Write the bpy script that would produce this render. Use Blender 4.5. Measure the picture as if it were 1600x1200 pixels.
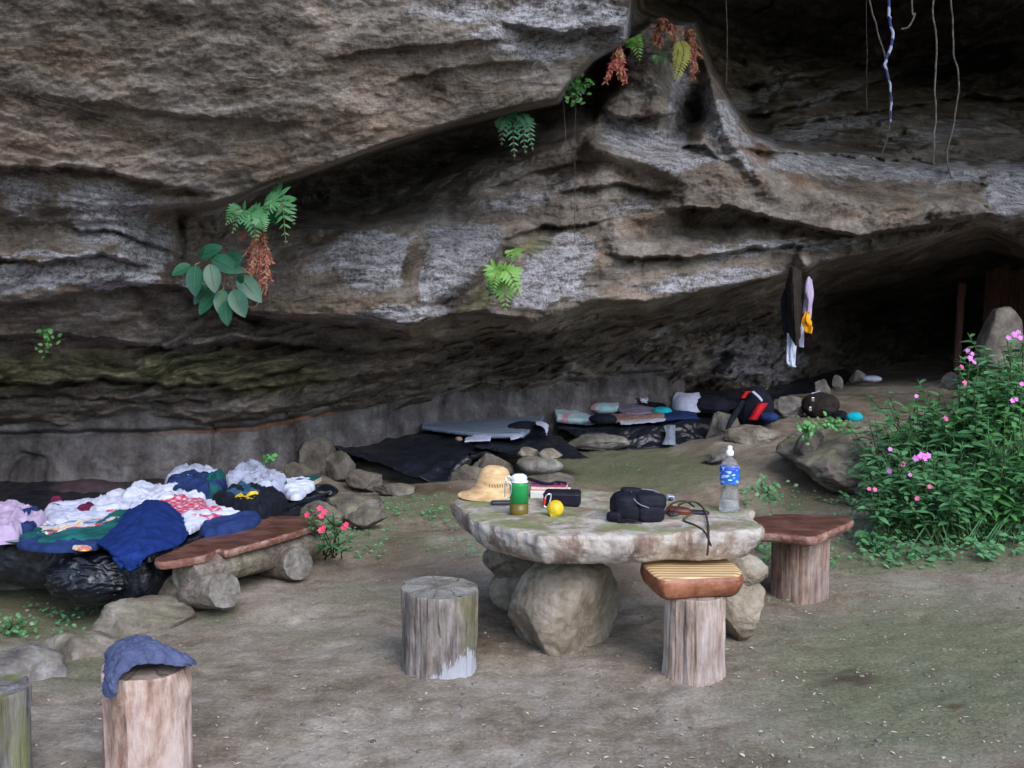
import bpy, math, random
import numpy as np
from mathutils import Vector, Matrix, Euler
R = math.radians
rng = random.Random(7)
for o in list(bpy.data.objects): bpy.data.objects.remove(o)
scene = bpy.context.scene
COL = scene.collection

# ------------------------------------------------------------------ camera, world, sun, exposure
F = 1570.0; CAM = np.array([0.0, 0.0, 1.56]); PITCH = math.atan(100.0 / F)
cd = bpy.data.cameras.new('camera'); cam = bpy.data.objects.new('camera', cd); COL.objects.link(cam)
cd.sensor_width = 36; cd.lens = 36 * F / 1600; cd.clip_end = 500
cam.location = CAM; cam.rotation_euler = (math.pi / 2 - PITCH, 0, 0)
scene.camera = cam
SUN = Vector((0.5, -1.0, 0.92)).normalized()
w = bpy.data.worlds.new("World"); scene.world = w; w.use_nodes = True
nt = w.node_tree; bg = nt.nodes['Background']; sky = nt.nodes.new('ShaderNodeTexSky')
sky.sky_type = 'NISHITA'; sky.sun_disc = False
sky.sun_elevation = math.asin(SUN.z); sky.sun_rotation = math.atan2(SUN.x, SUN.y)
sky.dust_density = 1.2
nt.links.new(sky.outputs[0], bg.inputs[0]); bg.inputs[1].default_value = 0.15
sd = bpy.data.lights.new('sun', 'SUN'); sun = bpy.data.objects.new('sun', sd); COL.objects.link(sun)
sd.energy = 0.8; sd.angle = R(40); sd.color = (0.96, 0.96, 1.0)
sun.rotation_euler = SUN.to_track_quat('Z', 'Y').to_euler()
scene.view_settings.view_transform = 'Standard'; scene.view_settings.look = 'None'
scene.view_settings.exposure = 1.42; scene.view_settings.gamma = 1
scene.cycles.max_bounces = 6

# ------------------------------------------------------------------ projection helpers
FW = np.array([0, math.cos(PITCH), -math.sin(PITCH)]); UP = np.array([0, math.sin(PITCH), math.cos(PITCH)]); RT = np.array([1.0, 0, 0])
def ray(px, py): return FW + (px - 800) / F * RT + (600 - py) / F * UP
def P(px, py, d): return CAM + d * ray(px, py)
def PZ(px, py, z):
    r = ray(px, py); return CAM + r * ((z - CAM[2]) / r[2])

# ------------------------------------------------------------------ numpy noise
_pr = np.random.RandomState(3); _perm = _pr.permutation(256); _perm = np.concatenate([_perm, _perm, _perm])
_g = _pr.normal(size=(256, 3)); _g /= np.linalg.norm(_g, axis=1)[:, None]
def pn(p):
    p = np.asarray(p, float); i = np.floor(p).astype(int); f = p - i; i &= 255
    u = f * f * f * (f * (f * 6 - 15) + 10); out = 0
    for dx in (0, 1):
        for dy in (0, 1):
            for dz in (0, 1):
                h = _perm[_perm[_perm[(i[..., 0] + dx) & 255] + ((i[..., 1] + dy) & 255)] + ((i[..., 2] + dz) & 255)]
                g = _g[h]; v = f - np.array([dx, dy, dz])
                wt = (u[..., 0] if dx else 1 - u[..., 0]) * (u[..., 1] if dy else 1 - u[..., 1]) * (u[..., 2] if dz else 1 - u[..., 2])
                out = out + wt * (g * v).sum(-1)
    return out
def fbm(p, o=4, gain=.5):
    s = 0; a = 1; p = np.asarray(p, float)
    for k in range(o): s = s + a * pn(p + 17.3 * k); a *= gain; p = p * 2.03
    return s
def ridge(p, o=3):
    s = 0; a = 1; p = np.asarray(p, float)
    for k in range(o): s = s + a * (1 - 2 * np.abs(pn(p + 9.1 * k))); a *= .5; p = p * 2.1
    return s

# ------------------------------------------------------------------ object helpers
def mesh(name, V, Fc, smooth=True):
    me = bpy.data.meshes.new(name); me.from_pydata([tuple(map(float, v)) for v in V], [], Fc)
    if smooth: me.polygons.foreach_set('use_smooth', [True] * len(me.polygons))
    me.update(); return me
def wloc(o):
    v = Vector((0, 0, 0))
    while o is not None: v = v + o.location; o = o.parent
    return v
def tag(o, label=None, cat=None, group=None, kind=None):
    if label: o['label'] = label
    if cat: o['category'] = cat
    if group: o['group'] = group
    if kind: o['kind'] = kind
    return o
def obj(name, VF, mat, parent=None, base=None, smooth=True):
    """VF in world coordinates; becomes ONE mesh object"""
    V, Fc = VF; V = np.asarray(V, float)
    if parent is not None: b = np.array(wloc(parent))
    elif base is not None: b = np.asarray(base, float)
    else: b = np.array([(V[:, 0].min() + V[:, 0].max()) / 2, (V[:, 1].min() + V[:, 1].max()) / 2, V[:, 2].min()])
    me = mesh(name, V - b, Fc, smooth)
    mats = mat if isinstance(mat, (list, tuple)) else [mat]
    for m in mats: me.materials.append(m)
    o = bpy.data.objects.new(name, me); COL.objects.link(o)
    if parent is not None: o.parent = parent
    else: o.location = b
    return o
def thing(name, label, cat, loc, group=None):
    o = bpy.data.objects.new(name, None); COL.objects.link(o); o.location = Vector([float(c) for c in loc]); o.empty_display_size = .1
    return tag(o, label, cat, group)
def copy_tree(o, parent=None):
    c = o.copy(); COL.objects.link(c); c.parent = parent
    for ch in o.children: copy_tree(ch, c)
    return c
def join(*vfs):
    V = []; Fc = []; n = 0
    for v, f in vfs:
        V.append(np.asarray(v, float)); Fc += [tuple(i + n for i in q) for q in f]; n += len(v)
    return np.concatenate(V), Fc
def set_mats(o, fn):
    for p in o.data.polygons: p.material_index = fn(p)
def autosharp(o, deg=35):
    m = o.data
    try:
        import bmesh
        bm = bmesh.new(); bm.from_mesh(m)
        for e in bm.edges:
            if len(e.link_faces) == 2 and e.calc_face_angle(0) > R(deg): e.smooth = False
        bm.to_mesh(m); bm.free()
    except Exception as ex: print(ex)
    return o

# ------------------------------------------------------------------ shape helpers
def grid_faces(n, m, loop=False, off=0):
    Fc = []
    for i in range(n - 1):
        for j in range(m if loop else m - 1):
            a = off + i * m + j; b = off + i * m + (j + 1) % m
            Fc.append((a, b, b + m, a + m))
    return Fc
def crs(pts, n, closed=False):
    pts = np.asarray(pts, float); k = len(pts)
    if k == 2 and not closed: t = np.linspace(0, 1, n)[:, None]; return pts[0] * (1 - t) + pts[1] * t
    if closed: ext = np.concatenate([pts[-1:], pts, pts[:2]]); seg = k
    else: ext = np.concatenate([2 * pts[:1] - pts[1:2], pts, 2 * pts[-1:] - pts[-2:-1]]); seg = k - 1
    t = np.linspace(0, seg, n, endpoint=not closed); i = np.minimum(t.astype(int), seg - 1); f = (t - i)[:, None]
    p0, p1, p2, p3 = ext[i], ext[i + 1], ext[i + 2], ext[i + 3]
    return .5 * (2 * p1 + (p2 - p0) * f + (2 * p0 - 5 * p1 + 4 * p2 - p3) * f ** 2 + (3 * p1 - p0 - 3 * p2 + p3) * f ** 3)
def tube(pts, r, seg=8, n=None, cap=True):
    n = n or max(len(pts), 2); C = crs(pts, n); rr = np.interp(np.linspace(0, 1, n), np.linspace(0, 1, len(np.atleast_1d(r))), np.atleast_1d(r)) if np.ndim(r) else np.full(n, r)
    T = np.gradient(C, axis=0); T /= np.linalg.norm(T, axis=1)[:, None] + 1e-9
    a = np.array([0, 0, 1.0]) if abs(T[0][2]) < .8 else np.array([1.0, 0, 0])
    V = []
    for c, t, q in zip(C, T, rr):
        u = a - t * np.dot(a, t); u /= np.linalg.norm(u) + 1e-9; v = np.cross(t, u); a = u
        for k in range(seg):
            g = 2 * math.pi * k / seg; V.append(c + q * (math.cos(g) * u + math.sin(g) * v))
    Fc = grid_faces(n, seg, True)
    if cap: Fc += [tuple(range(seg))[::-1], tuple(range((n - 1) * seg, n * seg))]
    return np.array(V), Fc
def lathe(c, prof, seg=40, sq=None):
    V = []
    for r, z in prof:
        for k in range(seg):
            g = 2 * math.pi * k / seg; q = sq(g, z) if sq else 1
            V.append((c[0] + r * q * math.cos(g), c[1] + r * q * math.sin(g), c[2] + z))
    Fc = grid_faces(len(prof), seg, True)
    Fc += [tuple(range(seg))[::-1], tuple(range((len(prof) - 1) * seg, len(prof) * seg))]
    return np.array(V), Fc
def rot(VF, c, eul):
    M = np.array(Euler(eul).to_matrix()); c = np.asarray(c, float); return (np.asarray(VF[0]) - c) @ M.T + c, VF[1]
def rbox(c, s, r=.006, eul=(0, 0, 0), n=3, wob=0):
    """rounded box centred on c"""
    s = np.array(s) / 2; r = min(r, s.min() * .99)
    u = [-1.0]
    ax = []
    for k in range(3):
        inner = s[k] - r
        ang = np.linspace(-math.pi / 2, 0, n + 1)
        lo = [-inner + r * math.sin(a) for a in ang]; mid = list(np.linspace(-inner, inner, 7)[1:-1]); hi = [-q for q in lo[::-1]]
        ax.append(np.array(lo + mid + hi))
    V = []; Fc = []
    def face(k, sg):
        i, j = (k + 1) % 3, (k + 2) % 3; A, B = ax[i], ax[j]; off = len(V)
        for a in A:
            for b in B:
                p = np.zeros(3); p[k] = sg * s[k]; p[i] = a; p[j] = b
                core = np.clip(p, -(s - r), s - r); d = p - core; L = np.linalg.norm(d)
                V.append(core + (d / L * r if L > 1e-9 else d))
        m = len(B)
        for x in range(len(A) - 1):
            for y in range(m - 1):
                q = (off + x * m + y, off + (x + 1) * m + y, off + (x + 1) * m + y + 1, off + x * m + y + 1)
                Fc.append(q if sg > 0 else q[::-1])
    for k in range(3): face(k, 1); face(k, -1)
    V = np.array(V)
    if wob:
        V = V + wob * np.stack([fbm(V * 9 + 5 + np.array(c), 3), fbm(V * 9 + 30 + np.array(c), 3), fbm(V * 9 + 70 + np.array(c), 3)], -1)
    M = np.array(Euler(eul).to_matrix())
    return V @ M.T + np.array(c), Fc
_ico = {}
def ico(sub):
    if sub not in _ico:
        import bmesh
        bm = bmesh.new(); bmesh.ops.create_icosphere(bm, subdivisions=sub, radius=1)
        _ico[sub] = (np.array([v.co[:] for v in bm.verts]), [tuple(v.index for v in f.verts) for f in bm.faces]); bm.free()
    return _ico[sub]
def boulder(c, s, seed=0, sub=5, rough=.14, cuts=9, eul=(0, 0, 0)):
    V, Fc = ico(sub); V = V.copy(); rs = np.random.RandomState(seed)
    for _ in range(cuts):
        n = rs.normal(size=3); n /= np.linalg.norm(n); h = rs.uniform(.58, .92)
        d = V @ n; ex = np.maximum(d - h, 0); V -= np.outer(ex * .93, n)
    r = 1 + rough * fbm(V * 1.3 + seed * 3.1, 6, .58) + rough * .25 * ridge(V * 3 + seed, 4)
    V = V * r[:, None]; V = V * np.array(s)
    M = np.array(Euler(eul).to_matrix())
    return V @ M.T + np.array(c), Fc
def patch(rows, n=60, m=30, wr=.01, freq=9, thick=.006, seed=0, aniso=(1, 1, 1), loops=False):
    A = np.array([crs([np.asarray(p, float) for p in r], n) for r in rows])
    G = np.stack([crs(A[:, j], m) for j in range(n)], 1)
    du = np.gradient(G, axis=1); dv = np.gradient(G, axis=0); N = np.cross(du, dv); N /= np.linalg.norm(N, axis=2)[..., None] + 1e-9
    q = G * freq * np.array(aniso) + seed * 11.7
    q = q + .6 * fbm(q * .5 + 4, 2)[..., None]
    h = wr * (ridge(q, 3) + .6 * fbm(q * 2.2, 3))
    T = G + N * h[..., None]; B = T - N * thick
    V = np.concatenate([T.reshape(-1, 3), B.reshape(-1, 3)]); k = n * m
    Fc = grid_faces(m, n); Fc += [tuple(i + k for i in f[::-1]) for f in grid_faces(m, n)]
    E = [j for j in range(n)] + [i * n + n - 1 for i in range(1, m)] + [(m - 1) * n + j for j in range(n - 2, -1, -1)] + [i * n for i in range(m - 2, 0, -1)]
    for a, b in zip(E, E[1:] + E[:1]): Fc.append((b, a, a + k, b + k))
    return V, Fc
def pile(poly, z0, h, seed=0, wr=.5, freq=12, N=170, rings=40, edge=.016, aniso=(1, 1, 1), zproj=None, jag=.01, plane=None, skirt=.0):
    """crumpled cloth heap: outline in photo pixels cast on the horizontal plane of the bed"""
    zp = z0 + h * .5 if zproj is None else zproj
    b = np.array([PZ(x, y, zp) for x, y in poly]); b[:, 2] = z0; b = crs(b, N, True)
    b[:, :2] += jag * np.stack([fbm(b * 14 + seed, 3), fbm(b * 14 + seed + 40, 3)], -1)
    c = b.mean(0); t = np.linspace(0.02, 1, rings) ** .8
    G = c + t[:, None, None] * (b[None] - c)
    dist = (1 - t)[:, None] * np.linalg.norm(b - c, axis=1)[None]
    q = G * freq * np.array(aniso) + seed * 7.3; q = q + .8 * fbm(q * .4 + 9, 2)[..., None]
    prof = np.sqrt(np.clip(1 - np.exp(-dist / edge), 0, 1))
    an = (seed * 37 % 180) * math.pi / 180; qs = np.stack([(q[..., 0] * math.cos(an) + q[..., 1] * math.sin(an)) * .45, (-q[..., 0] * math.sin(an) + q[..., 1] * math.cos(an)) * 1.1, q[..., 2] * .3], -1)
    cre = (1 - np.abs(pn(qs * .55))) ** 5 * .9 + (1 - np.abs(pn(qs * 1.1 + 7))) ** 6 * .45 + (1 - np.abs(pn(qs * 2.1 + 17))) ** 6 * .22
    H = .86 * h * prof * (1 - (.3 + .6 * wr) * .66 + (.3 + .6 * wr) * (.62 * cre + .9 * fbm(q * .3 + 3, 2)))
    G[..., 2] = z0 + np.maximum(H, .002)
    lo = b.copy(); lo[:, 2] = z0 - skirt - .003
    V = np.concatenate([c[None] + [[0, 0, H[0].mean()]], G.reshape(-1, 3), lo])
    Fc = [(0, 1 + (j + 1) % N, 1 + j) for j in range(N)]
    Fc = [tuple(f[::-1]) for f in Fc]
    Fc += [tuple(f[::-1]) for f in grid_faces(rings + 1, N, True, 1)]
    return V, Fc

# ------------------------------------------------------------------ materials
def ramp(nt, fac, stops):
    r = nt.nodes.new('ShaderNodeValToRGB'); e = r.color_ramp.elements
    while len(e) < len(stops): e.new(.5)
    for k, (p, c) in enumerate(stops): e[k].position = p; e[k].color = (*c, 1) if len(c) == 3 else c
    nt.links.new(fac, r.inputs[0]); return r.outputs[0]
def noise(nt, vec, scale, detail=6, rough=.6, dist=0):
    n = nt.nodes.new('ShaderNodeTexNoise'); n.inputs['Scale'].default_value = scale; n.inputs['Detail'].default_value = detail
    n.inputs['Roughness'].default_value = rough; n.inputs['Distortion'].default_value = dist
    if vec is not None: nt.links.new(vec, n.inputs['Vector'])
    return n.outputs[0]
def mapping(nt, vec, scale=(1, 1, 1), rotn=(0, 0, 0), loc=(0, 0, 0)):
    m = nt.nodes.new('ShaderNodeMapping'); m.inputs['Scale'].default_value = scale; m.inputs['Rotation'].default_value = rotn; m.inputs['Location'].default_value = loc
    nt.links.new(vec, m.inputs[0]); return m.outputs[0]
def mixc(nt, fac, a, b, typ='MIX'):
    m = nt.nodes.new('ShaderNodeMix'); m.data_type = 'RGBA'; m.blend_type = typ
    for s, v in ((m.inputs[0], fac), (m.inputs[6], a), (m.inputs[7], b)):
        if isinstance(v, (int, float)): s.default_value = v
        elif isinstance(v, tuple): s.default_value = (*v, 1) if len(v) == 3 else v
        else: nt.links.new(v, s)
    return m.outputs[2]
def mth(nt, op, a, b=0.0, c=None):
    m = nt.nodes.new('ShaderNodeMath'); m.operation = op; m.use_clamp = False
    for s, v in zip(m.inputs, (a, b, c) if c is not None else (a, b)):
        if isinstance(v, (int, float)): s.default_value = v
        else: nt.links.new(v, s)
    return m.outputs[0]
def newmat(name, rough=.8, spec=.3):
    m = bpy.data.materials.new(name); m.use_nodes = True; nt = m.node_tree; b = nt.nodes['Principled BSDF']
    b.inputs['Roughness'].default_value = rough; b.inputs['Specular IOR Level'].default_value = spec
    tc = nt.nodes.new('ShaderNodeTexCoord'); return m, nt, b, tc.outputs['Object']
def bumpit(nt, b, h, strength=.4, dist=.02):
    u = nt.nodes.new('ShaderNodeBump'); u.inputs['Strength'].default_value = strength; u.inputs['Distance'].default_value = dist
    nt.links.new(h, u.inputs['Height']); nt.links.new(u.outputs[0], b.inputs['Normal'])
def pmat(name, c1, c2, scale=6, rough=.8, spec=.25, bump=.3, bd=.01, bs=None, stretch=(1, 1, 1), detail=6, c3=None, rotn=(0, 0, 0), trans=0, sheen=0):
    m, nt, b, oc = newmat(name, rough, spec); v = mapping(nt, oc, stretch, rotn)
    n = noise(nt, v, scale, detail); st = [(.34, c1), (.66, c2)]
    if c3: st = [(.3, c1), (.5, c2), (.72, c3)]
    col = ramp(nt, n, st); nt.links.new(col, b.inputs['Base Color'])
    if bump: bumpit(nt, b, noise(nt, v, bs or scale * 4, 8), bump, bd)
    if sheen: b.inputs['Sheen Weight'].default_value = sheen
    if trans: b.inputs['Transmission Weight'].default_value = trans
    return m
def leafmat(name, c1, c2, scale=9, rough=.45):
    m, nt, b, oc = newmat(name, rough, .4); n = noise(nt, oc, scale, 3)
    at = nt.nodes.new('ShaderNodeAttribute'); at.attribute_name = 'lv'
    col = ramp(nt, n, [(.3, c1), (.7, c2)])
    col = mixc(nt, at.outputs['Fac'], col, tuple(min(1, x * 1.7 + .01) for x in c2))
    nt.links.new(col, b.inputs['Base Color'])
    tr = nt.nodes.new('ShaderNodeBsdfTranslucent'); nt.links.new(col, tr.inputs[0])
    mx = nt.nodes.new('ShaderNodeMixShader'); mx.inputs[0].default_value = .22
    nt.links.new(b.outputs[0], mx.inputs[1]); nt.links.new(tr.outputs[0], mx.inputs[2])
    nt.links.new(mx.outputs[0], nt.nodes['Material Output'].inputs[0]); return m
def flat(name, c, rough=.5, spec=.4, metal=0, **k):
    return_m = pmat(name, tuple(x * .85 for x in c), tuple(min(1, x * 1.12) for x in c), 20, rough, spec, k.get('bump', .1), .002)
    return_m.node_tree.nodes['Principled BSDF'].inputs['Metallic'].default_value = metal; return return_m

def rock_material():
    m, nt, b, oc = newmat('cave_rock', .85, .25)
    at = nt.nodes.new('ShaderNodeAttribute'); at.attribute_name = 'mask'
    sp = nt.nodes.new('ShaderNodeSeparateColor'); nt.links.new(at.outputs['Color'], sp.inputs[0])
    pale, moss, rust, recess_shade = sp.outputs[0], sp.outputs[1], sp.outputs[2], at.outputs['Alpha']
    vs0 = mapping(nt, oc, (.6, .6, 1.9), (0, R(13), 0))
    wn = nt.nodes.new('ShaderNodeTexNoise'); wn.inputs['Scale'].default_value = .8; wn.inputs['Detail'].default_value = 3; nt.links.new(oc, wn.inputs[0])
    va = nt.nodes.new('ShaderNodeVectorMath'); va.operation = 'MULTIPLY_ADD'; va.inputs[1].default_value = (.9, .9, .9); nt.links.new(wn.outputs[1], va.inputs[0]); nt.links.new(vs0, va.inputs[2]); vs = va.outputs[0]
    big = noise(nt, vs, 1.6, 9, .62, .5); mid = noise(nt, oc, 5, 8, .65, .3); fine = noise(nt, oc, 38, 6, .7)
    strat = noise(nt, mapping(nt, vs, (.8, .8, 1.9), (0, 0, 0), (3, 1, 4)), 3.4, 9, .7, .5); vfine = noise(nt, oc, 95, 5, .75); m2 = noise(nt, mapping(nt, vs, (1, 1, 1.3)), 9, 7, .7)
    f = mth(nt, 'ADD', mth(nt, 'MULTIPLY', big, .36), mth(nt, 'MULTIPLY', mid, .18)); f = mth(nt, 'ADD', f, mth(nt, 'ADD', mth(nt, 'MULTIPLY', fine, .17), mth(nt, 'MULTIPLY', vfine, .12))); f = mth(nt, 'ADD', f, mth(nt, 'MULTIPLY', strat, .17))
    col = ramp(nt, f, [(.40, (.03, .025, .022)), (.45, (.10, .083, .068)), (.50, (.195, .168, .143)), (.55, (.31, .277, .248)), (.61, (.5, .48, .48))])
    hue = noise(nt, vs, 3.1, 4, .5)
    col = mixc(nt, ramp(nt, hue, [(.45, (0, 0, 0)), (.7, (.75, .75, .75))]), col, mixc(nt, 1.0, col, (1.0, .80, .62), 'MULTIPLY'))
    # pale mineral crust
    cr = ramp(nt, mth(nt, 'ADD', mth(nt, 'MULTIPLY', pale, .62), mth(nt, 'ADD', mth(nt, 'MULTIPLY', mid, .45), mth(nt, 'MULTIPLY', strat, .45))), [(.67, (0, 0, 0)), (.80, (.9, .9, .9))])
    col = mixc(nt, cr, col, ramp(nt, mth(nt, 'ADD', mth(nt, 'MULTIPLY', fine, .3), mth(nt, 'ADD', mth(nt, 'MULTIPLY', vfine, .3), mth(nt, 'MULTIPLY', m2, .4))), [(.42, (.075, .068, .066)), (.47, (.20, .19, .19)), (.52, (.40, .395, .43)), (.60, (.62, .61, .66))]))
    ms = ramp(nt, mth(nt, 'ADD', mth(nt, 'MULTIPLY', moss, .6), mth(nt, 'MULTIPLY', mth(nt, 'ADD', mth(nt, 'MULTIPLY', mid, .5), mth(nt, 'MULTIPLY', strat, .5)), .75)), [(.70, (0, 0, 0)), (.84, (.8, .8, .8))])
    col = mixc(nt, ms, col, ramp(nt, m2, [(.38, (.045, .045, .02)), (.52, (.17, .165, .08)), (.66, (.34, .34, .17))]))
    ru = ramp(nt, mth(nt, 'ADD', mth(nt, 'MULTIPLY', rust, .6), mth(nt, 'MULTIPLY', mid, .6)), [(.62, (0, 0, 0)), (.9, (.75, .75, .75))])
    col = mixc(nt, ru, col, (.17, .088, .040))
    so = mth(nt, 'MULTIPLY', recess_shade, ramp(nt, strat, [(.3, (1, 1, 1)), (.75, (.55, .55, .55))]))
    col = mixc(nt, so, col, mixc(nt, 1.0, col, (.16, .15, .14), 'MULTIPLY'))  # painted shade: darkens the rock colour in the recesses and the void
    nt.links.new(col, b.inputs['Base Color'])
    hgt = mth(nt, 'ADD', mth(nt, 'MULTIPLY', mid, .9), mth(nt, 'ADD', mth(nt, 'MULTIPLY', fine, .22), mth(nt, 'MULTIPLY', strat, 1.2)))
    bumpit(nt, b, mth(nt, 'ADD', hgt, mth(nt, 'MULTIPLY', vfine, .12)), .9, .075); return m
M_ROCK = rock_material()
def stone_mat(name, cs, scale=4, bump=.6, bd=.03, mossy=0.0, stain=0.0, vert=False):
    m, nt, b, oc = newmat(name, .85, .25)
    n = noise(nt, oc, scale, 9, .62, .4); fine = noise(nt, oc, scale * 9, 6, .7)
    f = mth(nt, 'ADD', mth(nt, 'MULTIPLY', n, .75), mth(nt, 'MULTIPLY', fine, .25))
    col = ramp(nt, f, [(.36, cs[0]), (.5, cs[1]), (.62, cs[2])])
    if stain:
        s = noise(nt, mapping(nt, oc, (5, 5, 1.6)), 1.3, 8, .68, .3)
        col = mixc(nt, ramp(nt, s, [(.50, (0, 0, 0)), (.57, (stain,) * 3)]), col, (.50, .455, .425))
        col = mixc(nt, ramp(nt, s, [(.40, (stain,) * 3), (.46, (0, 0, 0))]), col, (.22, .13, .10))
    if mossy:
        ge = nt.nodes.new('ShaderNodeNewGeometry'); s3 = nt.nodes.new('ShaderNodeSeparateXYZ'); nt.links.new(ge.outputs['Normal'], s3.inputs[0])
        mm = noise(nt, oc, 7, 6, .6); k = mth(nt, 'MULTIPLY', ramp(nt, s3.outputs[2], [(.45, (0, 0, 0)), (.85, (1, 1, 1))]), ramp(nt, mm, [(.42, (0, 0, 0)), (.6, (mossy,) * 3)]))
        col = mixc(nt, k, col, (.17, .20, .075))
    nt.links.new(col, b.inputs['Base Color'])
    bumpit(nt, b, f, bump, bd); return m
M_TABLE = stone_mat('table_stone', ((.14, .10, .078), (.31, .255, .205), (.50, .44, .39)), 6, .9, .022, .8, .8)
M_BOULD = stone_mat('boulder_stone', ((.085, .068, .052), (.185, .158, .128), (.30, .27, .235)), 6, .9, .03, .3)
M_LEGST = stone_mat('sandy_boulder', ((.12, .095, .07), (.27, .225, .17), (.38, .34, .285)), 5, .9, .03, .2)
M_GREYST = stone_mat('grey_stone', ((.075, .065, .058), (.165, .15, .14), (.29, .275, .265)), 6, .9, .03, .35)
def wall_mat():
    m, nt, b, oc = newmat('wall_rock', .9, .2)
    n = noise(nt, oc, 2.2, 9, .62, .3); fine = noise(nt, oc, 30, 6, .7); v = noise(nt, mapping(nt, oc, (3, 3, .7)), 2, 6, .6)
    f = mth(nt, 'ADD', mth(nt, 'MULTIPLY', n, .5), mth(nt, 'ADD', mth(nt, 'MULTIPLY', fine, .18), mth(nt, 'MULTIPLY', v, .32)))
    col = ramp(nt, f, [(.38, (.035, .03, .028)), (.47, (.095, .086, .084)), (.53, (.155, .143, .142)), (.61, (.25, .235, .235))])
    at = nt.nodes.new('ShaderNodeAttribute'); at.attribute_name = 'seam'
    col = mixc(nt, at.outputs['Fac'], col, (.30, .13, .06))
    bl_ = ramp(nt, noise(nt, mapping(nt, oc, (1, 1, 1.6)), 1.7, 6, .65, .6), [(.42, (1, 1, 1)), (.56, (0, 0, 0))]); col = mixc(nt, mth(nt, 'MULTIPLY', bl_, .55), col, mixc(nt, 1.0, col, (.5, .46, .46), 'MULTIPLY'))
    nt.links.new(col, b.inputs['Base Color']); bumpit(nt, b, f, 1.0, .07); return m
M_WALL = wall_mat()
def ground_mat():
    m, nt, b, oc = newmat('packed_earth', .92, .15)
    at = nt.nodes.new('ShaderNodeAttribute'); at.attribute_name = 'mask'
    sp = nt.nodes.new('ShaderNodeSeparateColor'); nt.links.new(at.outputs['Color'], sp.inputs[0])
    n = noise(nt, oc, 1.1, 9, .6, .4); md = noise(nt, oc, 7, 7, .62); fine = noise(nt, oc, 55, 6, .75)
    f = mth(nt, 'ADD', mth(nt, 'MULTIPLY', n, .4), mth(nt, 'ADD', mth(nt, 'MULTIPLY', md, .3), mth(nt, 'MULTIPLY', fine, .3)))
    col = ramp(nt, f, [(.38, (.105, .078, .055)), (.465, (.20, .162, .122)), (.53, (.285, .245, .198)), (.62, (.42, .38, .33))])
    gk = ramp(nt, mth(nt, 'ADD', mth(nt, 'MULTIPLY', sp.outputs[1], .58), mth(nt, 'MULTIPLY', mth(nt, 'ADD', n, md), .3)), [(.46, (0, 0, 0)), (.70, (.8, .8, .8))])
    col = mixc(nt, gk, col, ramp(nt, fine, [(.3, (.06, .075, .035)), (.65, (.16, .175, .10))]))
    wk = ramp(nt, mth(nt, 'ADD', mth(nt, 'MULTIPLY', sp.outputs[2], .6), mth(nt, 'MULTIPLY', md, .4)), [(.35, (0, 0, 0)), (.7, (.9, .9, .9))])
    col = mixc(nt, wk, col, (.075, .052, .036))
    pk = ramp(nt, noise(nt, oc, 110, 2, .5), [(.68, (0, 0, 0)), (.74, (.8, .8, .8))])
    col = mixc(nt, mth(nt, 'MULTIPLY', pk, .5), col, (.42, .38, .33))
    nt.links.new(col, b.inputs['Base Color'])
    bumpit(nt, b, mth(nt, 'ADD', mth(nt, 'MULTIPLY', md, 1.0), mth(nt, 'MULTIPLY', fine, .5)), .7, .03); return m
M_GROUND = ground_mat()
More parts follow.
